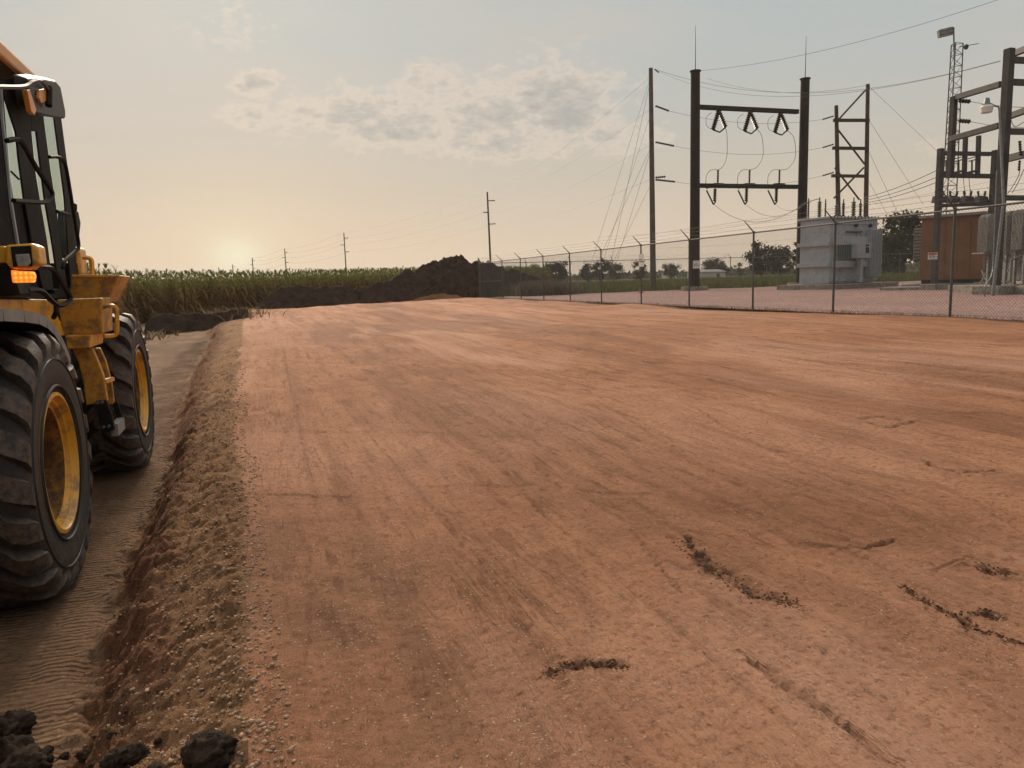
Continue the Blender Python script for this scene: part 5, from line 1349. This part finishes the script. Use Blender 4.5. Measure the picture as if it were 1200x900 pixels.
# lift arms and bucket, ahead of the picture's left edge
for x in (-1.75, -2.6):
    MB().prism([(x,4.6,1.75),(x,4.6,1.45),(x,3.6,1.15),(x,2.55,.35),(x,2.55,.6),(x,3.5,1.45)], (.1,0,0)).build('lift_arm', M['yellow'], LD, bevel=.01)
mb = MB(); prof = [(2.75,.9),(2.7,.35),(2.55,.08),(1.75,.03)]
for (a, b), (c, d) in zip(prof[:-1], prof[1:]): mb.prism([(-1.02,a,b),(-3.3,a,b),(-3.3,c,d),(-1.02,c,d)], (0,-.02,.03))
for x in (-1.02,-3.28): mb.prism([(x,2.75,.9),(x,2.7,.35),(x,2.55,.08),(x,1.75,.03)], (-.03,0,0))
mb.build('bucket', M['yellowd'], LD)
LD.location.x -= 0

# ------------------------------------------------------------ light
SUN_AZ, SUN_EL = radians(-2.0), radians(27)
sd = bpy.data.lights.new('sun', 'SUN'); sd.energy = 3.8; sd.angle = radians(12); sd.color = (1, .84, .66)
so = bpy.data.objects.new('sun', sd); COL.objects.link(so)
dv = Vector((sin(SUN_AZ)*cos(SUN_EL), cos(SUN_AZ)*cos(SUN_EL), sin(SUN_EL)))
so.rotation_euler = dv.to_track_quat('Z', 'Y').to_euler(); so.location = (0, 0, 50)
w = bpy.data.worlds.new('World'); S.world = w; w.use_nodes = True; nt = w.node_tree; N, L = nt.nodes, nt.links; N.clear()
out = N.new('ShaderNodeOutputWorld'); bg = N.new('ShaderNodeBackground'); L.new(bg.outputs[0], out.inputs[0])
sky = N.new('ShaderNodeTexSky'); sky.sky_type = 'NISHITA'; sky.sun_disc = False; sky.sun_elevation = SUN_EL; sky.sun_rotation = SUN_AZ; sky.dust_density = 4; sky.air_density = 1.5
tc = N.new('ShaderNodeTexCoord'); sp = N.new('ShaderNodeSeparateXYZ'); L.new(tc.outputs['Generated'], sp.inputs[0])
X_, Y_, Z_ = sp.outputs
az = math_(N, L, 'ARCTAN2', X_, Y_); el = math_(N, L, 'ARCSINE', Z_)
deg = math_(N, L, 'MULTIPLY', el, 180/pi); azd = math_(N, L, 'MULTIPLY', az, 180/pi)
t = math_(N, L, 'DIVIDE', deg, 90.0, True)
g = ramp(N, L, t, [(0, (.72,.575,.43)), (.028, (.72,.575,.425)), (.08, (.58,.52,.43)), (.13, (.515,.51,.475)), (.18, (.48,.51,.50)), (.24, (.455,.51,.51)), (.32, (.455,.515,.515)), (.5, (.95,.92,.86)), (1, (1.75,1.68,1.58))])  # last stops brighten the unseen sky overhead to light the ground
# sun glow, bare azimuth/elevation gaussian round the hazy sun
def gauss(ca, ce, sa, se_):
    a = math_(N, L, 'POWER', math_(N, L, 'ABSOLUTE', math_(N, L, 'DIVIDE', math_(N, L, 'SUBTRACT', azd, ca), sa)), 2)
    b = math_(N, L, 'POWER', math_(N, L, 'ABSOLUTE', math_(N, L, 'DIVIDE', math_(N, L, 'SUBTRACT', deg, ce), se_)), 2)
    return math_(N, L, 'POWER', 2.71828, math_(N, L, 'MULTIPLY', math_(N, L, 'ADD', a, b), -1))
def azel(px, py):
    d = ray(px, py).normalized(); return math.degrees(atan2(d.x, d.y)), math.degrees(math.asin(d.z))
sa, se0 = azel(277, 300)
# soft wide colour drift
mpn = N.new('ShaderNodeMapping'); mpn.inputs['Scale'].default_value = (1,1,3.2); L.new(tc.outputs['Generated'], mpn.inputs[0])
dn = noise(N, L, 2.2, 5, .55, mpn.outputs[0], .3)
g = mixc(N, L, math_(N, L, 'MULTIPLY', ramp(N, L, dn, [(.40,(0,0,0)),(.60,(1,1,1))]), .38), g, (.64,.545,.465))
g = mixc(N, L, math_(N, L, 'MULTIPLY', gauss(sa, se0, 13, 7), .38), g, (.84,.63,.46))
g = mixc(N, L, math_(N, L, 'MULTIPLY', gauss(sa, se0, 5, 4), .45), g, (.84,.73,.50))
g = mixc(N, L, math_(N, L, 'MULTIPLY', gauss(sa, se0, 1.7, 1.3), .75), g, (.92,.89,.66))
# thin clouds
cmb = N.new('ShaderNodeCombineXYZ'); L.new(azd, cmb.inputs[0]); L.new(math_(N, L, 'MULTIPLY', deg, 1.9), cmb.inputs[1])
n_c = noise(N, L, .30, 9, .62, cmb.outputs[0], .25); n_f = noise(N, L, .95, 8, .65, cmb.outputs[0], .2)
masks = None
for px, py, wa, we, s in ((400,133,5.5,2.0,1.0),(470,150,6.5,1.8,1.05),(560,140,6,2.6,1.0),(650,125,5.5,3.2,1.15),(600,165,8,1.6,.9),(720,155,4.5,2,.8),(505,92,2.6,1.3,1.0),(298,96,2.2,1.0,.9),(296,137,2.2,1.2,.8),(275,30,4,2.2,.4),(455,120,2,1,.7),(1060,190,6,3,.25),(585,115,3,2.2,.8)):
    a, e = azel(px, py); k = math_(N, L, 'MULTIPLY', gauss(a, e, wa, we), s); masks = k if masks is None else math_(N, L, 'MAXIMUM', masks, k)
dens = math_(N, L, 'ADD', math_(N, L, 'MULTIPLY', n_c, .60), math_(N, L, 'MULTIPLY', n_f, .50))
cf = math_(N, L, 'MULTIPLY', masks, 1.0)
v = math_(N, L, 'ADD', math_(N, L, 'MULTIPLY', cf, .345), dens)
edgeglow = ramp(N, L, v, [(.66,(0,0,0)),(.78,(1,1,1)),(.90,(.6,.6,.6))]); body = ramp(N, L, v, [(.76,(0,0,0)),(.99,(1,1,1))])
lim = math_(N, L, 'MULTIPLY', cf, 3.0, True)
g = mixc(N, L, math_(N, L, 'MULTIPLY', math_(N, L, 'MULTIPLY', edgeglow, lim), .50), g, (.79,.66,.54))
g = mixc(N, L, math_(N, L, 'MULTIPLY', math_(N, L, 'MULTIPLY', body, lim), .85), g, (.40,.395,.375))
# dimmer sky away from the sun
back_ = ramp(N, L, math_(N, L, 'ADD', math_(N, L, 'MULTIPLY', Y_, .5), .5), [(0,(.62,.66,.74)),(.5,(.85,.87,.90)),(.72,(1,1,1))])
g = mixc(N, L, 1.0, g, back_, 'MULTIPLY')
nis = mixc(N, L, 1.0, sky.outputs[0], (.07,.07,.07), 'MULTIPLY')
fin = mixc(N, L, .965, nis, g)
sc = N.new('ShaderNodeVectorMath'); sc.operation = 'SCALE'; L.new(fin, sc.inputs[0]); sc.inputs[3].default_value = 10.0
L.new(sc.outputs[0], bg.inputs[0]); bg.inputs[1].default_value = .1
S.view_settings.view_transform = 'Standard'; S.view_settings.look = 'None'; S.view_settings.exposure = 0; S.view_settings.gamma = 1
S.render.resolution_x, S.render.resolution_y = 1024, 768

# ------------------------------------------------------------ evening haze
hx = MB().box((0, 1500, 18.4), (6040, 3840, 40))
hz_o = hx.build('haze', bpy.data.materials.new('haze'), None, 'thin warm evening haze over the fields', 'haze', kind='stuff')
hm = hz_o.data.materials[0]; hm.use_nodes = True; N, L = hm.node_tree.nodes, hm.node_tree.links; N.clear()
o_ = N.new('ShaderNodeOutputMaterial'); vp = N.new('ShaderNodeVolumePrincipled'); vp.inputs['Color'].default_value = (.92,.86,.78,1); vp.inputs['Density'].default_value = .00028
vp.inputs['Anisotropy'].default_value = .3
L.new(vp.outputs[0], o_.inputs['Volume'])
